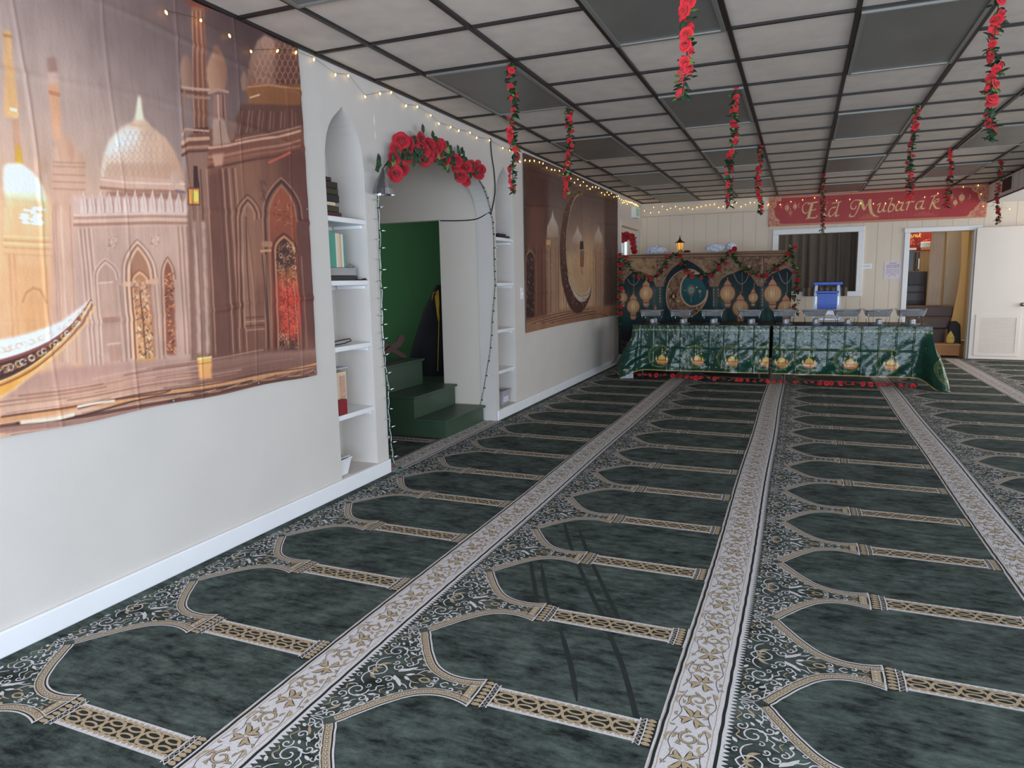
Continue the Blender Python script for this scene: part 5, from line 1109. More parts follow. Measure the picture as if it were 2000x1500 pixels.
# ------------------------------------------------------------ blue and white step ladder behind the right table
m_blue = M('blue_plastic', (28, 84, 196), .4, var=.1, scale=30); m_lw = M('pale_aluminium', (214, 222, 236), .35, metal=.25)
ld = empty('step_ladder', (2.985, 10.55, 0), label='white step ladder with bright blue top cap and steps behind the right table', cat='ladder')
bevel(MB().box((-.175, -.11, 1.19), (.185, .13, 1.232)).build('top_cap', m_blue, ld), .008)
for sx in (-1, 1):
    o = MB().box((-.017, -.012, 0), (.017, .012, 1.22)).build('front_rail', m_lw, ld); o.location = (sx*.205, -.30, .0); o.rotation_euler = (-.20, -sx*.058, 0)
    o = MB().box((-.012, -.010, 0), (.012, .010, 1.20)).build('rear_rail', m_lw, ld); o.location = (sx*.19, .38, 0); o.rotation_euler = (.24, -sx*.05, 0)
def lstep(z, w_): 
    y = -.30+z*.203; bevel(MB().box((-w_, y-.02, z-.018), (w_, y+.07, z+.012)).build('step', m_blue if z > .8 else m_lw, ld), .005)
for z, w_ in ((.25, .19), (.50, .175), (.74, .16), (1.10, .145)): lstep(z, w_)
MB().box((-.118, -.13, .86), (.118, -.10, 1.06)).build('tool_tray', m_blue, ld); MB().box((-.125, -.14, 1.05), (.125, -.07, 1.075)).box((-.125, -.14, .93), (.125, -.105, .94)).build('tray_rim', m_blue, ld)
MB().box((-.145, -.125, .82), (-.128, -.10, 1.04)).box((.128, -.125, .82), (.145, -.10, 1.04)).box((-.145, -.125, .80), (.145, -.10, .85)).build('tray_frame', m_lw, ld)
# ------------------------------------------------------------ the room seen through the doorway
YD = YF+.13
mb = MB().box((3.2, YD+3.4, 0), (6.4, YD+3.45, 2.6)).box((3.15, YF+.70, 0), (3.2, YD+3.4, 2.6)).box((4.085, YD, 0), (4.125, YF+.70, 2.6)).box((3.15, YF+.66, 0), (4.084, YF+.70, 2.6)).box((6.35, YD, 0), (6.4, YD+3.4, 2.6)).box((3.15, YD, 2.6), (6.4, YD+3.45, 2.64)); mb.build('wall_doorway_room', M('cream_wall', (224, 206, 170), .7), kind='structure')
MB().box((3.15, YD, -.02), (6.4, YD+3.4, -.001)).build('floor_doorway_room', M('brown_floor', (96, 74, 56), .5), kind='structure')
def d(x, y, Y): p = at(x, y, 1, Y); return p
Y1 = 14.75
cv = Canvas(4.3, 4.95, 1.72, 2.15, .006, lambda p: at_arr(p, 1, Y1)[:, ::2], (140, 32, 32))
e5 = lambda x, y: (1740+x*.1933, 430+y*.1933)
for P_ in ([(185, 165), (195, 150), (208, 152), (205, 172), (218, 170)], [(225, 172), (232, 150), (245, 148)], [(250, 168), (252, 150), (266, 148), (262, 170), (272, 168)], [(280, 168), (292, 132)], [(284, 156), (302, 142)], [(286, 156), (298, 170)]): cv.line([e5(*p) for p in smooth_path(P_, 3)] if len(P_) > 2 else [e5(*p) for p in P_], .016, (240, 202, 110))
for k in range(30): cv.blob(e5(190+hsh(k)*215, 185+hsh(k*3)*60), .012, .010, (226, 130, 80))
bn = cv.mesh('banner', lambda A, B: (A, Y1+.012*np.sin(A*20), B), MV('banner_vinyl_small', .5), label='red banner with gold script on the wall beyond the doorway', cat='banner')
def rbox(name, x0, y0, x1, y1, Y, dep, mat, label, cat, **kw):
    a = d(x0, y1, Y); b = d(x1, y0, Y); o = MB().box((a[0], Y, a[2]), (b[0], Y+dep, b[2])).build(name, mat, label=label, cat=cat, **kw); bevel(o, .006); return o
m_dk = M('dark_furniture', (44, 36, 34), .4, var=.2, scale=5)
# dark cabinet, shelf and goods
cb = empty('dark_cabinet', (0, 0, 0), label='dark drawer cabinet against the wall beyond the doorway', cat='cabinet')
a = d(1764, 600, 14.3); b = d(1812, 530, 14.3); MB().box((a[0]-.3, 14.3, 0), (b[0], 14.9, b[2])).build('body', m_dk, cb)
for k, (ya, yb) in enumerate(((532, 556), (558, 570), (572, 588))):
    p = d(1768, yb, 14.28); q_ = d(1806, ya, 14.28); bevel(MB().box((p[0]-.15, 14.28, p[2]), (q_[0], 14.2995, q_[2])).build('drawer', M('dark_drawer', (64, 54, 50), .35) if k else m_dk, cb), .004)
zt = d(1790, 530, 14.3)[2]
rbox('black_appliance', 1770, 489, 1786, 529.5, 14.4, .25, m_blackgloss, 'tall black appliance at the left on the dark cabinet', 'appliance'); rbox('black_appliance', 1787, 492, 1797, 529.5, 14.45, .2, m_blackgloss, 'narrower black appliance beside the wooden frame on the dark cabinet', 'appliance')
wfm = empty('wooden_rack', (0, 0, 0), label='small yellow wooden rack on the dark cabinet beyond the doorway', cat='rack')
for x in (1799, 1806, 1812.5): p = d(x, 528, 14.4); q_ = d(x+1.6, 487, 14.4); MB().box((p[0], 14.4, zt+.001), (q_[0], 14.42, q_[2])).build('post', m_wood, wfm)
p = d(1798, 488, 14.4); q_ = d(1817, 484, 14.4); MB().box((p[0], 14.38, p[2]), (q_[0], 14.6, q_[2])).build('shelf', m_wood, wfm)
rbox('foil_tray_stack', 1797, 472, 1818, 484, 14.42, .2, m_foil, 'silver foil trays stacked on the wooden rack beyond the doorway', 'trays'); rbox('white_box', 1773, 484, 1790, 489, 14.42, .2, m_white, 'flat white box on the tall black appliance beyond the doorway', 'box'); rbox('white_cup', 1792, 505, 1796.5, 526, 14.37, .05, m_white, 'white cup in front of the narrower black appliance', 'cup')
m_cur2 = M('beige_curtain', (206, 188, 170), .85, var=.05, scale=5)
a = d(1808, 596, 13.7); b = d(1846, 450, 13.7)
V = []; n = 60
for j, t in enumerate(np.linspace(0, 1, 12)):
    y = 452+t*144; xl = 1821-14*t+(2 if t > .5 else 0); xr_ = 1846-10*t
    for i in range(n):
        p = d(xl+(xr_-xl)*i/(n-1), y, 13.7); V.append((p[0], 13.7+.008*math.sin(i*.4+.2*j), p[2]))
arrmesh('doorway_curtain', V, [(j*n+i, j*n+i+1, (j+1)*n+i+1, (j+1)*n+i) for j in range(11) for i in range(n-1)], m_cur2, smooth=True, label='beige curtain hanging beyond the doorway beside the panelled door', cat='curtain')
pd = empty('panelled_door', (0, 0, 0), label='grey-beige panelled door standing ajar beyond the doorway', cat='door')
m_pd = M('greige_door', (196, 180, 156), .55)
a = d(1838, 600, 13.95); b = d(1886, 450, 13.95); MB().box((a[0]+.02, 13.95, .0), (b[0]-.02, 13.99, b[2]+.02)).build('leaf', m_pd, pd)
for y0_, y1_ in ((467, 497), (510, 540), (550, 580)):
    p = d(1849, y1_, 13.94); q_ = d(1851.5, y0_, 13.94); MB().box((p[0], 13.935, p[2]), (q_[0], 13.9495, q_[2])).build('panel_edge', m_white, pd)
mw_ = M('warm_wall', (240, 196, 128), .7, bump=.3, bscale=60)
V = [tuple(d(*p, 13.35)) for p in ((1893, 452), (1879, 452), (1877, 520), (1872, 560), (1864, 600), (1857, 632), (1880, 640))]
MB().add(V+[(v[0], v[1]+.02, v[2]) for v in V], [tuple(range(7)), tuple(range(13, 6, -1))]+[(i, (i+1) % 7, 7+(i+1) % 7, 7+i) for i in range(7)]).build('gold_drape', mw_, label='glowing golden drape just inside the right of the doorway', cat='drape')
m_br = M('brown_leatherette', (92, 70, 60), .45, var=.08, scale=4)
sf_ = empty('brown_armchair', (0, 0, 0), label='dark brown upholstered armchair just beyond the doorway', cat='armchair')
p = d(1766, 600, 13.4); q_ = d(1863, 640, 13.4)
for nm, y0_, y1_, Y_, xa_, xb_ in (('backrest', 597, 618, 13.45, 1764, 1863), ('seat', 619, 640, 13.35, 1766, 1858)):
    a = d(xa_, y1_, Y_); b = d(xb_, y0_, Y_); bevel(MB().box((a[0]-.1, Y_, a[2]-.02), (b[0], Y_+.25, b[2])).build(nm, m_br, sf_), .03, 4)
a = d(1770, 700, 13.5); b = d(1845, 640, 13.5); MB().box((a[0], 13.45, 0), (b[0], 13.68, b[2]-.02)).build('base', m_br, sf_)
V = [tuple(d(*p, 13.2)) for p in ((1852, 640), (1856, 628), (1868, 627), (1876, 634), (1877, 672), (1852, 672))]
bevel(MB().add(V+[(v[0], v[1]+.05, v[2]) for v in V], [tuple(range(6)), tuple(range(11, 5, -1))]+[(i, (i+1) % 6, 6+(i+1) % 6, 6+i) for i in range(6)]).build('black_chair_back', m_black, label='rounded black chair back low behind the doorway jamb', cat='chair'), .01)
ob = empty('orange_wooden_box', (0, 0, 0), label='low orange-brown wooden bench box just inside the doorway', cat='box'); m_or = M('orange_wood', (186, 120, 54), .45, var=.15, scale=6)
a = d(1836, 702, 12.98); b = d(1874, 672, 12.98); MB().box((a[0]-.15, 12.96, .02), (b[0], 13.16, b[2]-.02)).build('body', m_or, ob); MB().box((a[0]-.17, 12.94, b[2]-.019), (b[0]+.01, 13.18, b[2])).build('lid', m_wood, ob)
zb = b[2]; x_ = d(1856.5, 660, 13.03)[0]
lg = empty('yellow_lantern', (x_, 13.05, zb+.0005), label='pear-shaped yellow lantern on the orange-brown box in the doorway', cat='lantern')
MB().lathe([(.03, 0), (.055, .02), (.062, .06), (.055, .11), (.036, .15), (.016, .18), (.008, .20)], n=20).build('globe', M('yellow_glaze', (236, 204, 112), .35, var=.08, scale=20), lg, smooth=True)
MB().tube([(0, -.05, .075), (0, -.062, .055)], .004).tube([(-.03, -.052, .09), (0, -.062, .085), (.03, -.052, .09)], .003).build('etched_band', m_br, lg)
# ------------------------------------------------------------ artificial roses
def rose_mesh(name, mat, seed=1, open_=1.0):
    r = random.Random(seed); b = MB()
    def petal(a, rad, h, wid, lean, z0):
        nu, nv = 5, 4; vs = []
        for j in range(nv):
            t = j/(nv-1); rr = rad*(.28+.72*t**.8)+lean*t*t*.35; z = z0+h*math.sin(t*1.25)-lean*.30*t**3
            for i in range(nu):
                s = (i/(nu-1)-.5)*2; aa = a+s*wid*(.55+.5*math.sin(min(1, t+.25)*2.2)); q = 1-.10*(abs(s)**2)*t
                vs.append((rr*q*math.cos(aa), rr*q*math.sin(aa), z-.10*h*abs(s)**3*t))
        b.add(vs, [(j*nu+i, j*nu+i+1, (j+1)*nu+i+1, (j+1)*nu+i) for j in range(nv-1) for i in range(nu-1)])
    for n, rad, h, wid, lean, z0 in ((3, .20, .75, 1.25, 0, .06), (4, .42, .70, 1.0, .10, .02), (5, .68, .58, .85, .40, -.04), (6, .92, .40, .72, .75, -.10)):
        o = r.random()*6
        for k in range(n): petal(o+k*2*PI/n, rad*r.uniform(.92, 1.06), h*r.uniform(.9, 1.1), wid, lean*open_, z0)
    b.lathe([(.05, -.3), (.25, -.12), (.2, .1)], n=6)
    me_o = b.build(name, mat, smooth=True); me = me_o.data; bpy.data.objects.remove(me_o); return me
m_rose = M('red_rose_fabric', (214, 34, 46), .7, var=.14, scale=60, sheen=.2); m_rose2 = M('deep_red_rose_fabric', (184, 22, 40), .7, var=.16, scale=50, sheen=.2)
m_leaf = M('dark_leaf_fabric', (34, 66, 40), .6, var=.25, scale=40); m_leaf2 = M('light_leaf_fabric', (112, 142, 66), .6, var=.2, scale=40); m_vine = M('green_vine', (40, 62, 36), .6)
RM1 = [rose_mesh('rose', m_rose, s) for s in (1, 2)]; RM2 = [rose_mesh('rose', m_rose2, s) for s in (3, 4)]
def rose(par, p, r, dirv, meshes, rng):
    o = bpy.data.objects.new('rose', rng.choice(meshes)); COL.objects.link(o); o.parent = par; o.location = p; o.scale = (r, r, r*1.05)
    q = Vector(dirv).to_track_quat('Z', 'Y').to_euler(); o.rotation_euler = q; o.rotation_euler.rotate_axis('Z', rng.random()*6); return o
def leaf_to(b, p, d, L, W, mi=0, up=(0, 0, 1)):
    d = Vector(d).normalized(); s = d.cross(Vector(up)); s = s.normalized() if s.length > .01 else Vector((1, 0, 0)); n = s.cross(d); p = Vector(p)
    v = [p, p+d*L*.3+s*W*.5-n*W*.15, p+d*L*.7+s*W*.42-n*W*.2, p+d*L-n*W*.35, p+d*L*.7-s*W*.42-n*W*.2, p+d*L*.3-s*W*.5-n*W*.15, p+d*L*.35+n*W*.06, p+d*L*.7-n*W*.04]
    b.add(v, [(0, 1, 6), (1, 2, 7, 6), (2, 3, 7), (3, 4, 7), (4, 5, 6, 7), (5, 0, 6)], mi)
def garland(path, n, r, label, group, meshes=RM1, seed=1, lw=.030, leaves=7, jit=.02, face=None, name='rose_garland', rad2=None):
    rng = random.Random(seed); o0 = Vector(path[0]); g = empty(name, o0, label=label, cat='garland', group=group)
    P = smooth_path([tuple(Vector(p)-o0) for p in path], 8); S_ = np.r_[0, np.cumsum(np.linalg.norm(np.diff(P, axis=0), axis=1))]; L = S_[-1]
    pt = lambda s: Vector([float(np.interp(s, S_, P[:, k])) for k in range(3)])
    MB().tube([tuple(p) for p in P], .0025, 5).build('vine', m_vine, g)
    b = MB()
    for k in range(int(L/.02*leaves/7)+3):
        s = rng.random()*L; d = Vector((rng.gauss(0, 1), rng.gauss(0, 1), rng.gauss(0, .6)))
        if face: d += Vector(face)*.6
        leaf_to(b, pt(s)+Vector((rng.gauss(0, 1), rng.gauss(0, 1), rng.gauss(0, 1)))*.008, d, lw*rng.uniform(1.1, 1.9), lw*rng.uniform(.8, 1.2), 0 if rng.random() < .82 else 1)
    b.build('leaves', [m_leaf, m_leaf2], g, kind='stuff')
    for k in range(n):
        s = (k+.5+rng.uniform(-.3, .3))*L/n; d = Vector((rng.gauss(0, 1), rng.gauss(0, 1)-.5, rng.gauss(0, .5)))
        if face: d = Vector(face)+Vector((rng.gauss(0, .4), rng.gauss(0, .4), rng.gauss(0, .4)))
        d.normalize(); rose(g, pt(s)+d*jit, r*rng.uniform(.75, 1.2), d, meshes, rng)
    return g
HG = [(at(993, 118, 2, HC), 4.164, 1.867, 22, 'hanging red rose garland in front of the nearest left dark ceiling panel'), (None, 2.945, 2.022, 0, '')]
hang = [(.985, 4.164, 1.867, .983, 'hanging rose garland nearest the left wall, ending beside the farther pointed niche'),
        (2.215, 2.945, 2.022, 2.19, 'large hanging rose garland cut off by the top edge, left of the middle'),
        (.967, 5.38, 1.968, .942, 'hanging rose garland in front of the crescent wall hanging'),
        (2.18, 5.39, 1.833, 2.155, 'long hanging rose garland in the middle, ending left of the red banner'),
        (2.222, 7.82, 1.961, 2.233, 'thinner hanging rose garland just right of the long middle one'),
        (2.88, 10.26, 1.858, 2.899, 'dark hanging rose garland crossing the start of the banner lettering'),
        (3.462, 4.164, 1.949, 3.483, 'large hanging rose garland nearest the right edge of the photo'),
        (3.443, 6.60, 1.909, 3.441, 'hanging rose garland whose tip covers the end of the banner word'),
        (4.071, 9.0, 2.022, 4.084, 'small hanging rose garland between banner lettering and its right end'),
        (4.812, 10.26, 1.897, 4.822, 'hanging rose garland right of the banner in front of the duct box')]
for k, (x, y, zb_, xb_, lab) in enumerate(hang):
    zt_ = HC-.006; n_ = 7; pts = []; rng = random.Random(k+40)
    for i in range(n_):
        t = i/(n_-1); amp = .022*math.sin(t*PI) if i not in (0,) else 0
        pts.append((x+(xb_-x)*t+rng.uniform(-1, 1)*amp, y+rng.uniform(-1, 1)*amp, zt_+(zb_-zt_)*t))
    garland(pts, 20, .0225 if k not in (5, 8, 9) else .019, lab, 'rose garlands hanging from the ceiling', seed=k+3, lw=.028, leaves=24, jit=.016, meshes=RM1 if k not in (5, 9) else RM2)
# ---- arch garland
AG = empty('arch_rose_garland', (.03, 5.0, 2.3), label='thick garland of big red roses over the top of the white arch', cat='garland'); rng = random.Random(5)
g4 = lambda x, y, X: Vector(at(730+x*.115, 240+y*.115, 0, X))-Vector((.03, 5.0, 2.3))
pts = [g4(*p, .03) for p in ((200, 720), (330, 560), (470, 420), (700, 420), (950, 480), (1250, 540), (1500, 720), (1780, 860))]
MB().tube([tuple(p) for p in smooth_path([tuple(p) for p in pts], 6)], .006, 6).build('vine', m_vine, AG)
for (x, y) in ((465, 305), (575, 345), (585, 445), (370, 440), (345, 600), (370, 860), (480, 770), (600, 600), (800, 260), (790, 360), (830, 470), (950, 360), (945, 460), (930, 560), (870, 620), (1080, 390), (1060, 460), (1150, 380), (1130, 620), (1200, 640), (1385, 640), (1390, 760), (1570, 760), (1560, 980), (1480, 900), (1730, 740), (1770, 870), (1800, 800), (1640, 740), (700, 330), (1010, 540)):
    d = Vector((1, -.6, .1))+Vector((rng.gauss(0, .35), rng.gauss(0, .45), rng.gauss(0, .35))); rose(AG, g4(x, y, .045+rng.random()*.03), rng.uniform(.040, .056) if (x, y) != (600, 600) else .035, d.normalized(), RM2, rng)
b = MB()
for (x, y, big) in ((690, 410, 1), (470, 550, 1), (470, 660, 1), (330, 740, 1), (1060, 530, 1), (1170, 490, 0), (1280, 520, 1), (1260, 670, 1), (1470, 540, 0), (1280, 420, 0), (1430, 850, 0), (1600, 900, 0), (1680, 790, 0), (760, 560, 0), (840, 190, 0), (990, 290, 0), (880, 390, 1), (560, 520, 0), (1520, 640, 0), (820, 560, 0), (700, 520, 0), (120, 760, 0), (1180, 600, 0), (1350, 560, 0)):
    for q in range(4): a = rng.random()*6.28; leaf_to(b, g4(x+rng.gauss(0, 25), y+rng.gauss(0, 25), .05+.03*rng.random()), (.25, math.cos(a)*.8, math.sin(a)), rng.uniform(.06, .085), rng.uniform(.045, .06), 1 if big and q == 0 else 0, up=(1, 0, 0))
b.build('leaves', [m_leaf, m_leaf2], AG)
# silver tassel left of the arch top
b = MB(); N = 30; vs = []; pr = [(.004, .168), (.012, .165), (.018, .15), (.05, .10), (.075, .04), (.085, 0)]
for r_, z in pr:
    for k in range(N): a = 2*PI*k/N; q = 1+(.2 if k % 2 else -.2); vs.append((r_*q*.55*math.cos(a), r_*q*math.sin(a), z))
b.add(vs, [(i*N+k, i*N+(k+1) % N, (i+1)*N+(k+1) % N, (i+1)*N+k) for i in range(len(pr)-1) for k in range(N)])
p = at(751, 380, 0, .07); o = b.build('foil_bell', M('silver_foil', (205, 205, 208), .16, metal=1), label='pleated silver foil bell ornament hanging at the left shoulder of the arch', cat='ornament'); o.location = (.07, p[1], p[2])
# ------------------------------------------------------------ string lights
m_bulb = M('warm_led', (255, 214, 120), .4, emit=(255, 206, 110), es=5.5); m_wirec = M('thin_light_wire', (96, 88, 70), .5); m_gw = M('green_wire', (22, 58, 42), .5); m_pale = M('pale_clear_bulb', (228, 232, 232), .15)
bl = MB().lathe([(.0015, .008), (.004, .005), (.0055, -.001), (.004, -.007), (.001, -.011)], n=8); bo = bl.build('bulb', m_bulb, smooth=True); bme = bo.data; bpy.data.objects.remove(bo)
def light_string(pts, org, label, wire_pts=None, sc_=1.0, cap=98):
    e = empty('string_lights', org, label=label, cat='string lights'); o0 = Vector(org)
    MB().tube([tuple(Vector(p)-o0) for p in (wire_pts or pts)], .0011, 4).build('wire', m_wirec, e)
    for k, p in enumerate(pts[:cap]):
        o = bpy.data.objects.new('bulb', bme); COL.objects.link(o); o.parent = e; o.location = Vector(p)-o0-Vector((0, 0, .008)); o.scale = (sc_,)*3
        o.rotation_euler = (random.Random(k).uniform(-.6, .6), random.Random(k+99).uniform(-.6, .6), 0)
    return e
nb_ = [(324, 20), (392, 36), (448, 66), (490, 97), (542, 96), (578, 99), (613, 113), (655, 143), (680, 145), (713, 186), (742, 180), (764, 178), (793, 204), (815, 206), (841, 223), (857, 239), (880, 246), (896, 253), (918, 257), (931, 267), (956, 272)]
L1_ = [tuple(at(x, y, 0, .022)) for x, y in nb_]; L1_[0:5] = [tuple(at(x, y, 0, .034)) for x, y in nb_[:5]]
rng = random.Random(8); y = 6.30
while y < 12.4 and len(L1_) < 96:
    L1_.append((.024 if y < 6.8 or y > 10.9 else .036, y, HC-.055-(.075 if not 11.6 < y < 12.3 else .02)*rng.random())); y += rng.uniform(.10, .17) if y < 11 else rng.uniform(.045, .09)
light_string(L1_, (.02, 4, HC-.1), 'warm string lights running along the top of the left wall under the ceiling')
L2_ = [(.06+.05*k*0+x_, YF-.03-(0.02 if k % 2 else .2*rng.random()*(x_ < .5)), HC-.06-.10*rng.random()) for k, x_ in enumerate(np.arange(.03, 2.1, .072))]
b6 = [(45, 220), (150, 215), (243, 190), (345, 175), (450, 157), (640, 180), (755, 170), (850, 205), (960, 208), (1065, 205), (1180, 190), (1290, 170), (1405, 150), (1520, 118), (1740, 62), (1870, 48), (1895, 124), (1915, 230)]
L3_ = [tuple(at(1490+x*.225, 350+y*.225, 1, YF-.045)) for x, y in b6]
L3_ = [(p[0], p[1], min(p[2], HC-.012)) for p in L3_]; L3_.append(tuple(at(1972, 407, 1, YF-.045)))
light_string(L2_+L3_, (1, YF-.04, HC-.1), 'warm string lights along the top of the far wall, looping over the red banner')
def mini_string(pl, label, X=.012, closed=False, fn=None):
    P = [Vector(at(x, y, 0, X)) if not isinstance(x, tuple) else Vector(x) for x, y in pl]; o0 = P[0].copy(); e = empty('string_lights', o0, label=label, cat='string lights')
    S_ = smooth_path([tuple(p-o0) for p in P], 6); MB().tube([tuple(p) for p in S_], .0022, 5).build('wire', m_gw, e)
    rng = random.Random(len(pl)); MB().tube([(p[0]+.004, p[1]+.008+.006*math.sin(i*1.3), p[2]) for i, p in enumerate(S_)], .0018, 5).build('wire', m_pale if fn else m_gw, e)
    L = np.r_[0, np.cumsum(np.linalg.norm(np.diff(S_, axis=0), axis=1))]; s = .03; k = 0
    so = MB().lathe([(.0035, 0), (.004, .012), (.003, .014)], n=6).build('socket', m_gw); tp = MB().lathe([(.0026, .014), (.0028, .022), (.0008, .032)], n=6).build('bulb', m_pale, smooth=True); sm_, tm_ = so.data, tp.data; bpy.data.objects.remove(so); bpy.data.objects.remove(tp)
    while s < L[-1] and k < 48:
        p = Vector([float(np.interp(s, L, S_[:, q])) for q in range(3)]); sgn = 1 if k % 2 else -1
        d = Vector((.3+.5*rng.random(), sgn*(.8), rng.uniform(-.2, .35))).normalized(); q = d.to_track_quat('Z', 'Y').to_euler()
        for nm, me_ in (('socket', sm_), ('bulb', tm_)):
            o = bpy.data.objects.new(nm, me_); COL.objects.link(o); o.parent = e; o.location = p; o.rotation_euler = q; o.scale = (1.5,)*3
        s += rng.uniform(.045, .075); k += 1
    return e
mini_string([(751, 322), (745, 345), (738, 372), (737, 400), (740, 450), (741, 520), (744, 580), (745, 640), (749, 690), (752, 724), (757, 760), (757, 800), (760, 840), (764, 880), (767, 905)], 'unlit mini lights on white and green wire down the left edge of the arch', fn=1)
mini_string([(935, 352), (946, 372), (954, 398), (959, 418), (963, 450), (965, 520), (966, 560), (961, 620), (957, 680), (949, 730), (943, 765), (937, 792)], 'unlit mini lights on dark green wire down the right edge of the arch')
p = at(774, 916, 2, .01); pl_ = MB().box((-.012, -.025, 0), (.012, .025, .018)).build('plug', M('teal_plastic', (24, 92, 84), .4), label='teal plug of the mini lights lying on the carpet at the arch corner', cat='plug'); pl_.location = (p[0]+.03, p[1], .003); pl_.rotation_euler = (0, 0, .6)
# black cable
P1 = [at(958, 270, 0, .008), at(960, 300, 0, .008), at(965, 335, 0, .008), at(967, 372, 0, .008), at(962, 405, 0, .008), at(958, 418, 0, .008)]; P2 = [(-.03, 6.070, 1.95), at(930, 428, 1, 6.072), at(895, 431, 1, 6.072), at(860, 431, 1, 6.072)]
MB().tube([tuple(p) for p in smooth_path([tuple(p) for p in P1+P2], 6)], .0055, 6).build('cable', m_black, smooth=True, label='black cable dropping from the ceiling and crossing inside the arch', cat='cable')
# ------------------------------------------------------------ roses round the backdrop and the left door
def px_garland(pl, roses, Yp, r, label, meshes, seed, leaves=20, lw=.036, face=(0, -1, .1)):
    P = [Vector(at(x, y, 1, Yp)) for x, y in pl]; rng = random.Random(seed); g = garland([tuple(p) for p in P], 0, r, label, None, meshes, seed, lw, leaves, face=face)
    for x, y in roses: 
        d = Vector(face)+Vector((rng.gauss(0, .4), 0, rng.gauss(0, .4))); rose(g, Vector(at(x, y, 1, Yp-.02))-P[0], r*rng.uniform(.6, .95), d.normalized(), meshes, rng)
    return g
A_ = lambda L: [(1200+x*.1, 470+y*.1) for x, y in L]; B_ = lambda L: [(1380+x*.1, 470+y*.1) for x, y in L]
px_garland(A_([(110, 230), (100, 470), (110, 700), (110, 950), (95, 1150), (105, 1450), (110, 1800)]), A_([(100, 290), (105, 470), (110, 625), (95, 790), (135, 940), (90, 1100), (110, 1420), (120, 1290)]), YBK-.03, .042, 'rose garland hanging straight down the left edge of the lantern backdrop', RM2, 31)
px_garland(A_([(180, 290), (330, 560), (480, 660), (640, 720), (800, 690), (930, 560), (1000, 420), (1100, 300), (1240, 280), (1330, 420), (1380, 560), (1500, 650), (1720, 690), (1880, 650)]), A_([(240, 320), (330, 40), (480, 710), (640, 700), (710, 750), (860, 640), (1020, 520), (1030, 305), (1280, 300), (1300, 450), (1410, 600), (1520, 690), (1700, 720)])[:1]+A_([(480, 710), (640, 700), (710, 750), (860, 640), (1020, 520), (1030, 305), (1280, 300), (1300, 450), (1410, 600), (1520, 690), (1700, 720)]), YBK-.035, .036, 'rose garland swagged across the left half of the lantern backdrop', RM2, 32)
px_garland(B_([(80, 690), (240, 500), (380, 330), (480, 180), (560, 330), (700, 520), (880, 600), (1050, 680), (1200, 640), (1330, 520), (1480, 450), (1600, 280), (1680, 140)]), B_([(550, 160), (460, 220), (245, 540), (370, 440), (100, 690), (820, 620), (1000, 680), (1170, 690), (1380, 560), (1500, 460), (1600, 250), (1730, 120)]), YBK-.035, .038, 'rose garland swagged across the right half of the lantern backdrop', RM2, 33)
px_garland(B_([(1660, 140), (1700, 400), (1760, 620), (1770, 900), (1690, 1080), (1780, 1180), (1700, 1290), (1770, 1430)]), B_([(1770, 770), (1770, 930), (1690, 1100), (1720, 620), (1700, 1290)]), YBK-.03, .036, 'rose garland trailing down the right edge of the lantern backdrop', RM2, 34)
g = px_garland([(1211, 458), (1222, 461), (1236, 462), (1239, 475), (1240, 490)], [(1214, 460), (1216, 468), (1222, 458), (1221, 466), (1227, 459), (1234, 461), (1235, 467), (1236, 475), (1239, 491), (1237, 484)], 11.3, .055, 'bunch of red roses bent over the top corner of the left door window', RM2, 35, face=(.5, -1, 0))
# garland on the carpet under the tables
fp = [(.62, 9.44, .02), (1.0, 9.50, .02), (1.4, 9.36, .02), (1.8, 9.32, .02), (2.2, 9.26, .02), (2.6, 9.24, .02), (3.0, 9.27, .02), (3.4, 9.29, .02), (3.75, 9.30, .02), (3.95, 9.27, .02)]
garland(fp, 46, .027, 'long rose garland lying on the carpet under the front hem of the tablecloths', 'floor garland', RM1, 44, .028, 5, jit=.012, face=(0, -.6, .9))
# ------------------------------------------------------------ things in the pointed niches
def nb(name, px0, py0, px1, py1, X, dep, mat, label, cat, zs=None, group=None):
    a = at(px0, py1, 0, X); b = at(px1, py0, 0, X); z0 = zs if zs is not None else a[2]
    o = MB().box((X-dep, a[1], z0), (X, b[1], b[2])).build(name, mat, label=label, cat=cat, group=group); bevel(o, .003); return o
m_book = [M('dark_brown_leather', (44, 34, 30), .5), M('black_book', (26, 24, 28), .45), M('olive_cover', (58, 52, 34), .5), M('maroon_cover', (74, 26, 28), .5), M('teal_cover', (84, 160, 138), .5), M('cream_cover', (226, 204, 176), .6), M('peach_cover', (214, 178, 148), .6), M('white_cover', (224, 222, 214), .6)]
zs = 1.7355; Y0 = 3.612
for k, (h_, w_, mi_, lab) in enumerate(((.032, .210, 3, 'maroon book at the bottom of the dark stack on the top niche shelf'), (.036, .185, 2, 'short olive-brown book second from the bottom of the dark stack'), (.022, .150, 5, 'thin cream book in the middle of the dark stack'), (.046, .192, 1, 'thick black book resting on the thin cream one'), (.036, .186, 2, 'olive-edged black book second from the top of the dark stack'), (.040, .182, 0, 'dark brown book near the top of the dark stack'), (.024, .120, 0, 'small dark box on top of the book stack'))):
    bevel(MB().box((-.235, Y0, zs+.0005), (-.055, Y0+w_, zs+h_)).build('book' if k < 6 else 'small_box', m_book[mi_], label=lab, cat='book' if k < 6 else 'box', group='dark stack on the top niche shelf'), .003); zs += h_+.0005
zs = 1.3455; y = 3.615
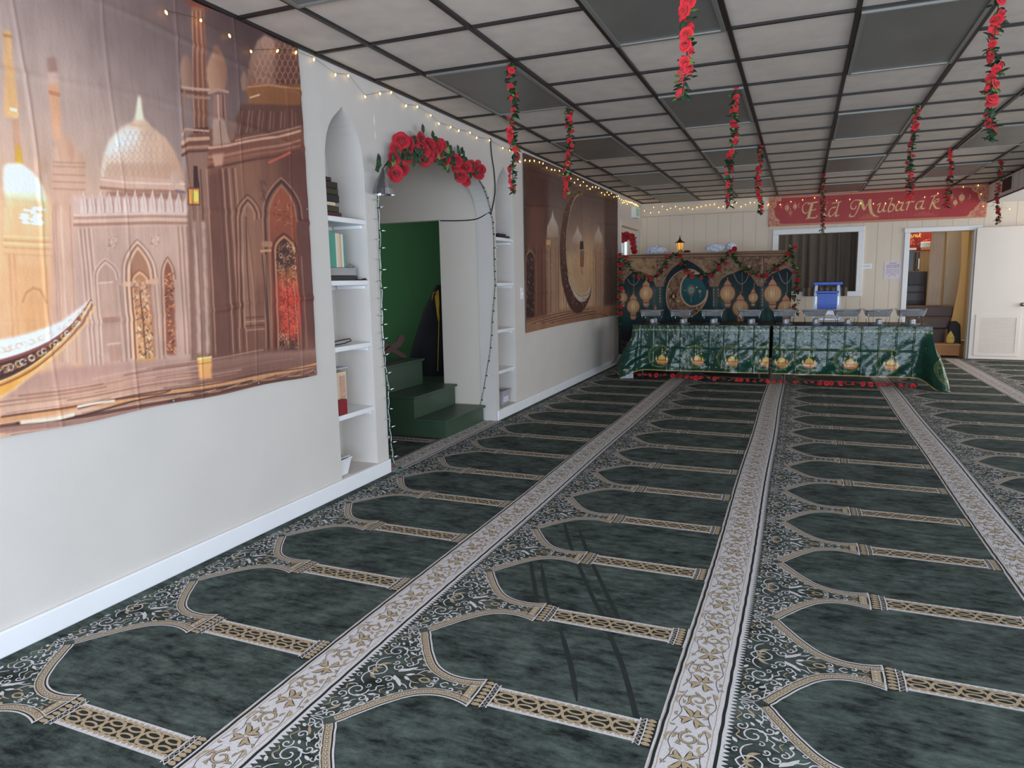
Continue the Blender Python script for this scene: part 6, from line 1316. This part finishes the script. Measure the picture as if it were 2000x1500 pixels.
for k, (w_, h_, mi_, lab) in enumerate(((.140, .285, 4, 'tall teal book at the left end of the upright row'), (.014, .282, 7, 'thin white book beside the tall teal one'), (.024, .282, 5, 'cream book in the middle of the upright row'), (.020, .278, 6, 'peach book beside the cream one in the upright row'), (.016, .278, 7, 'white book between peach and pale teal ones'), (.014, .274, 4, 'thin pale teal book at the right end of the upright row'))):
    bevel(MB().box((-.22, y, zs+.083), (-.065, y+w_, zs+.083+h_-.07)).build('book', m_book[mi_], label=lab, cat='book', group='upright books on the second niche shelf'), .002); y += w_+.001
bevel(MB().box((-.24, 3.608, zs+.0005), (-.05, 3.955, zs+.030)).build('book', m_book[1], label='flat black book under the clear plastic case on the second niche shelf', cat='book'), .003)
bevel(MB().box((-.238, 3.610, zs+.031), (-.055, 3.95, zs+.082)).build('plastic_case', M('clear_case', (196, 196, 198), .12, trans=.5), label='clear plastic case lying on the flat black book in the nearer niche', cat='case'), .004)
MB().tube([(-.06, 3.858, zs+.085), (-.07, 3.90, zs+.108), (-.06, 3.94, zs+.087)], .0025, 5).tube([(-.06, 3.856, zs+.085), (-.065, 3.945, zs+.086)], .002, 5).build('wire_hanger', m_grey, label='bent thin wire on top of the clear plastic case', cat='wire')
MB().box((-.16, 3.958, zs+.0005), (-.012, 4.005, zs+.006)).tube([(-.02, 3.965, zs+.008), (-.02, 4.0, zs+.010)], .004, 6).build('pen_tray', m_black, label='thin black tray with a pen at the edge of the second niche shelf', cat='tray')
zs = .9355; MB().tube([(-.07, 3.70, zs+.006), (-.06, 3.79, zs+.010), (-.05, 3.845, zs+.022), (-.06, 3.85, zs+.034), (-.07, 3.80, zs+.034), (-.08, 3.70, zs+.026)], .0035, 6).build('cable_loop', m_black, label='loop of black cable on the third shelf of the nearer niche', cat='cable')
zs = .5005; cbx = bevel(MB().box((-.21, 3.615, zs), (-.062, 3.785, zs+.265)).build('card_box', m_book[5], label='cream card box with fine print standing on the lowest niche shelf', cat='box'), .002)
MB().box((-.0615, 3.71, zs+.05), (-.061, 3.775, zs+.24)).build('printed_panel', M('pinkish_print', (206, 164, 140), .7, var=.25, scale=90, stretch=(1, .3, 3)), cbx)
bevel(MB().box((-.055, 3.63, zs), (-.012, 3.715, zs+.095)).build('red_box', M('dark_red', (136, 22, 34), .5), label='small dark red box in front of the cream card box', cat='box'), .004)
MB().lathe([(.001, 0), (.045, .001), (.048, .014), (.044, .016), (.001, .015)], (-.12, 3.715, zs+.266), 18).build('bowl', M('olive_glaze', (150, 140, 104), .4), smooth=True, label='shallow olive dish on top of the cream card box', cat='dish')
bevel(MB().box((-.17, 3.66, zs+.285), (-.06, 3.81, zs+.292)).build('folded_paper', M('lilac_paper', (206, 202, 226), .7), label='lilac paper lying on the olive dish in the nearer niche', cat='paper'), .002)
zs = .101
def tub(name, loc, w_, d_, h_, mat, label, cat):
    b = MB(); R = [(.72, 0), (1.0, h_), (1.08, h_+.004), (1.08, h_+.012), (.98, h_+.012), (.70, .006)]
    vs = []
    for f_, z in R: vs += [(-w_*f_, -d_*f_, z), (w_*f_, -d_*f_, z), (w_*f_, d_*f_, z), (-w_*f_, d_*f_, z)]
    b.add(vs, [(i*4+k, i*4+(k+1) % 4, (i+1)*4+(k+1) % 4, (i+1)*4+k) for i in range(len(R)-1) for k in range(4)]+[(0, 1, 2, 3), (20, 21, 22, 23)]); o = b.build(name, mat, label=label, cat=cat); o.location = loc; return bevel(o, .004)
tub('plastic_tub', (-.095, 3.68, zs), .075, .058, .10, m_white, 'white plastic tub at the left on the floor of the nearer niche', 'tub')
MB().box((-.16, 3.62, .2171), (-.03, 3.735, .222)).build('paper_stack', m_book[7], label='white papers laid over the plastic tub in the nearer niche', cat='paper')
kb = tub('storage_basket', (-.125, 6.425, zs), .085, .105, .135, M('grey_plastic', (168, 166, 172), .4), 'grey plastic basket with a label on the floor of the farther niche', 'basket')
bevel(MB().box((.062, -.05, .03), (.085, .05, .085)).build('label_holder', M('pale_label', (214, 212, 218), .5), kb), .002)
MB().box((-.20, 6.24, 1.7355), (-.02, 6.53, 1.757)).box((-.19, 6.25, 1.7575), (-.03, 6.46, 1.775)).build('flat_case', m_black, label='flat black case on the top shelf of the farther niche', cat='case')
# light switch
p = at(1021, 573, 0, .004); sw = MB().box((0, -.035, -.058), (.006, .035, .058)).build('light_switch', m_white, label='white light switch plate left of the crescent wall hanging', cat='light switch'); sw.location = (.0006, p[1]-.02, p[2]); bevel(sw, .002)
MB().box((.0062, -.006, -.012), (.018, .006, .004)).build('toggle', m_white, sw)
for (x, y, w_, h_) in ((731, 235, .010, .045), (733, 264, .008, .038)):
    p = at(x, y, 0, .001); MB().add([(.0008, p[1]-w_, p[2]), (.0008, p[1], p[2]+h_), (.0008, p[1]+w_, p[2]), (.0008, p[1], p[2]-h_)], [(0, 1, 2, 3)]).build('filler_patch', m_white, wl)
# ------------------------------------------------------------ inside the passage
rb = empty('folding_book_stand', (-.92, 5.46, .593), label='red-brown crossed wooden book stand on the top green step', cat='book stand'); m_rb = M('red_brown_wood', (70, 18, 16), .4)
for sg in (-1, 1):
    b = MB(); L = [(-.17, 0), (-.12, .01), (.02, .09), (.10, .12), (.15, .19), (.13, .235), (.09, .225), (.06, .17), (-.03, .12), (-.17, .025)]
    b.prism(L, lambda a, c: (sg*.0-.006+(.010 if sg > 0 else -.010), a*sg, c), lambda a, c: (.006+(.010 if sg > 0 else -.010), a*sg, c)); b.build('board', m_rb, rb)
p = at(775, 700, 2, .593); rb.location = (p[0], p[1]-.10, .593); rb.rotation_euler = (0, 0, -.5)
b = MB(); vs = []
for k, (x, y, z, w_) in enumerate(((-1.02, 6.62, .347, .30), (-.98, 6.66, .70, .25), (-.93, 6.72, 1.05, .17), (-.90, 6.78, 1.30, .05))):
    for j in range(10): a = 2*PI*j/10; vs.append((x+w_*math.cos(a)*(1+.06*math.sin(3*a+k)), y+.12*math.sin(a), z))
b.add(vs, [(i*10+j, i*10+(j+1) % 10, (i+1)*10+(j+1) % 10, (i+1)*10+j) for i in range(3) for j in range(10)]+[tuple(range(10)), tuple(range(30, 40))])
b.build('garment_bag', M('black_cloth', (18, 15, 22), .85, bump=.5, bscale=12), smooth=True, label='tall black cloth bag leaning behind the green steps', cat='bag')
b = MB(); q0 = Vector(at(858, 566, 1, 6.45))
for k in range(7): b.tube([q0+Vector((-.012-.006*k, 0, -.01*k)), q0+Vector((-.010-.005*k, .0, -.15)), q0+Vector((-.012-.003*k, 0, -.30+.008*k)), q0+Vector((-.018, 0, -.33))], .006, 5)
b.tube([q0+Vector((-.018, 0, -.33)), q0+Vector((-.035, 0, -.60)), q0+Vector((-.05, 0, -.84))], .004, 5); b.tube([q0+Vector((-.03, 0, -.02)), q0+Vector((-.07, 0, -.03)), q0+Vector((-.09, 0, -.10))], .004, 5)
b.build('electric_flex', M('yellow_cord', (196, 158, 40), .5), smooth=True, label='bundle of yellow cord hanging in front of the black cloth bag', cat='cord')
# ------------------------------------------------------------ the left far door, exit sign
dr = MB(); dr.poly([(11.105, .01), (12.515, .01), (12.515, 2.155), (11.105, 2.155)], [[(11.22, 1.30), (11.95, 1.30), (11.95, 1.98), (11.22, 1.98)]], lambda a, b_: (-.06, a, b_)); dr.poly([(11.105, .01), (12.515, .01), (12.515, 2.155), (11.105, 2.155)], [[(11.22, 1.30), (11.95, 1.30), (11.95, 1.98), (11.22, 1.98)]], lambda a, b_: (-.10, a, b_), flip=True)
dr.box((-.10, 11.22, 1.29), (-.06, 11.95, 1.30)).box((-.10, 11.22, 1.98), (-.06, 11.95, 1.99)).box((-.10, 11.21, 1.30), (-.06, 11.22, 1.98)).box((-.10, 11.95, 1.30), (-.06, 11.96, 1.98))
d1 = dr.build('door_1', m_beige, kind='structure')
MB().box((-.085, 11.22, 1.30), (-.08, 11.95, 1.98)).build('pane', gl, d1); MB().box((-.095, 11.57, 1.30), (-.055, 11.60, 1.98)).build('glazing_bar', m_white, d1)
t = MB(); t.box((.0005, 11.02, 0), (.018, 11.098, 2.24)).box((.0005, 12.522, 0), (.018, 12.60, 2.24)).box((.0005, 11.098, 2.162), (.018, 12.522, 2.24)).box((.0005, 11.02, 2.30), (.012, 12.60, 2.325)); bevel(t.build('trim_4', m_beige, kind='structure'), .004)
es = empty('exit_sign', (.001, 12.0, 2.42), label='white and green exit sign on the wall above the far left door', cat='sign')
bevel(MB().box((0, -.155, -.09), (.075, .155, .09)).build('housing', m_white, es), .004)
L = MB(); m_ex = M('exit_green', (60, 150, 100), .4, emit=(90, 190, 130), es=.25); X0, X1 = .0752, .078
def lb(y0, z0, y1, z1): L.box((X0, y0, z0), (X1, y1, z1))
def diag(y0, z0, y1, z1, w_=.012): L.add([(X1, y0-w_/2, z0), (X1, y0+w_/2, z0), (X1, y1+w_/2, z1), (X1, y1-w_/2, z1)], [(0, 1, 2, 3)])
zl, zh = -.055, .055
y = -.125; lb(y, zl, y+.014, zh); [lb(y+.0141, a-.007, y+.05, a+.007) for a in (zl+.007, 0, zh-.007)]
y = -.060; diag(y, zl, y+.045, zh); diag(y+.045, zl, y, zh)
y = .015; lb(y, zl, y+.014, zh)
y = .055; lb(y+.022, zl, y+.036, zh-.0141); lb(y, zh-.014, y+.058, zh)
L.build('lettering', m_ex, es)
# added enclosure beyond the far window so that only room light reaches the curtain
MB().box((WX0-.5, YF+.131, .6), (WX0-.45, YF+.61, 2.4)).box((3.05, YF+.131, .6), (3.10, YF+.60, .65)).box((WX1+.55, YF+.131, .6), (WX1+.60, YF+.61, 2.4)).box((WX0-.5, YF+.131, 2.4), (WX1+.6, YF+.61, 2.45)).box((WX0-.5, YF+.131, .55), (WX1+.6, YF+.61, .6)).build('window_light_blocker', M('dim_wall', (120, 110, 100), .8), kind='structure')
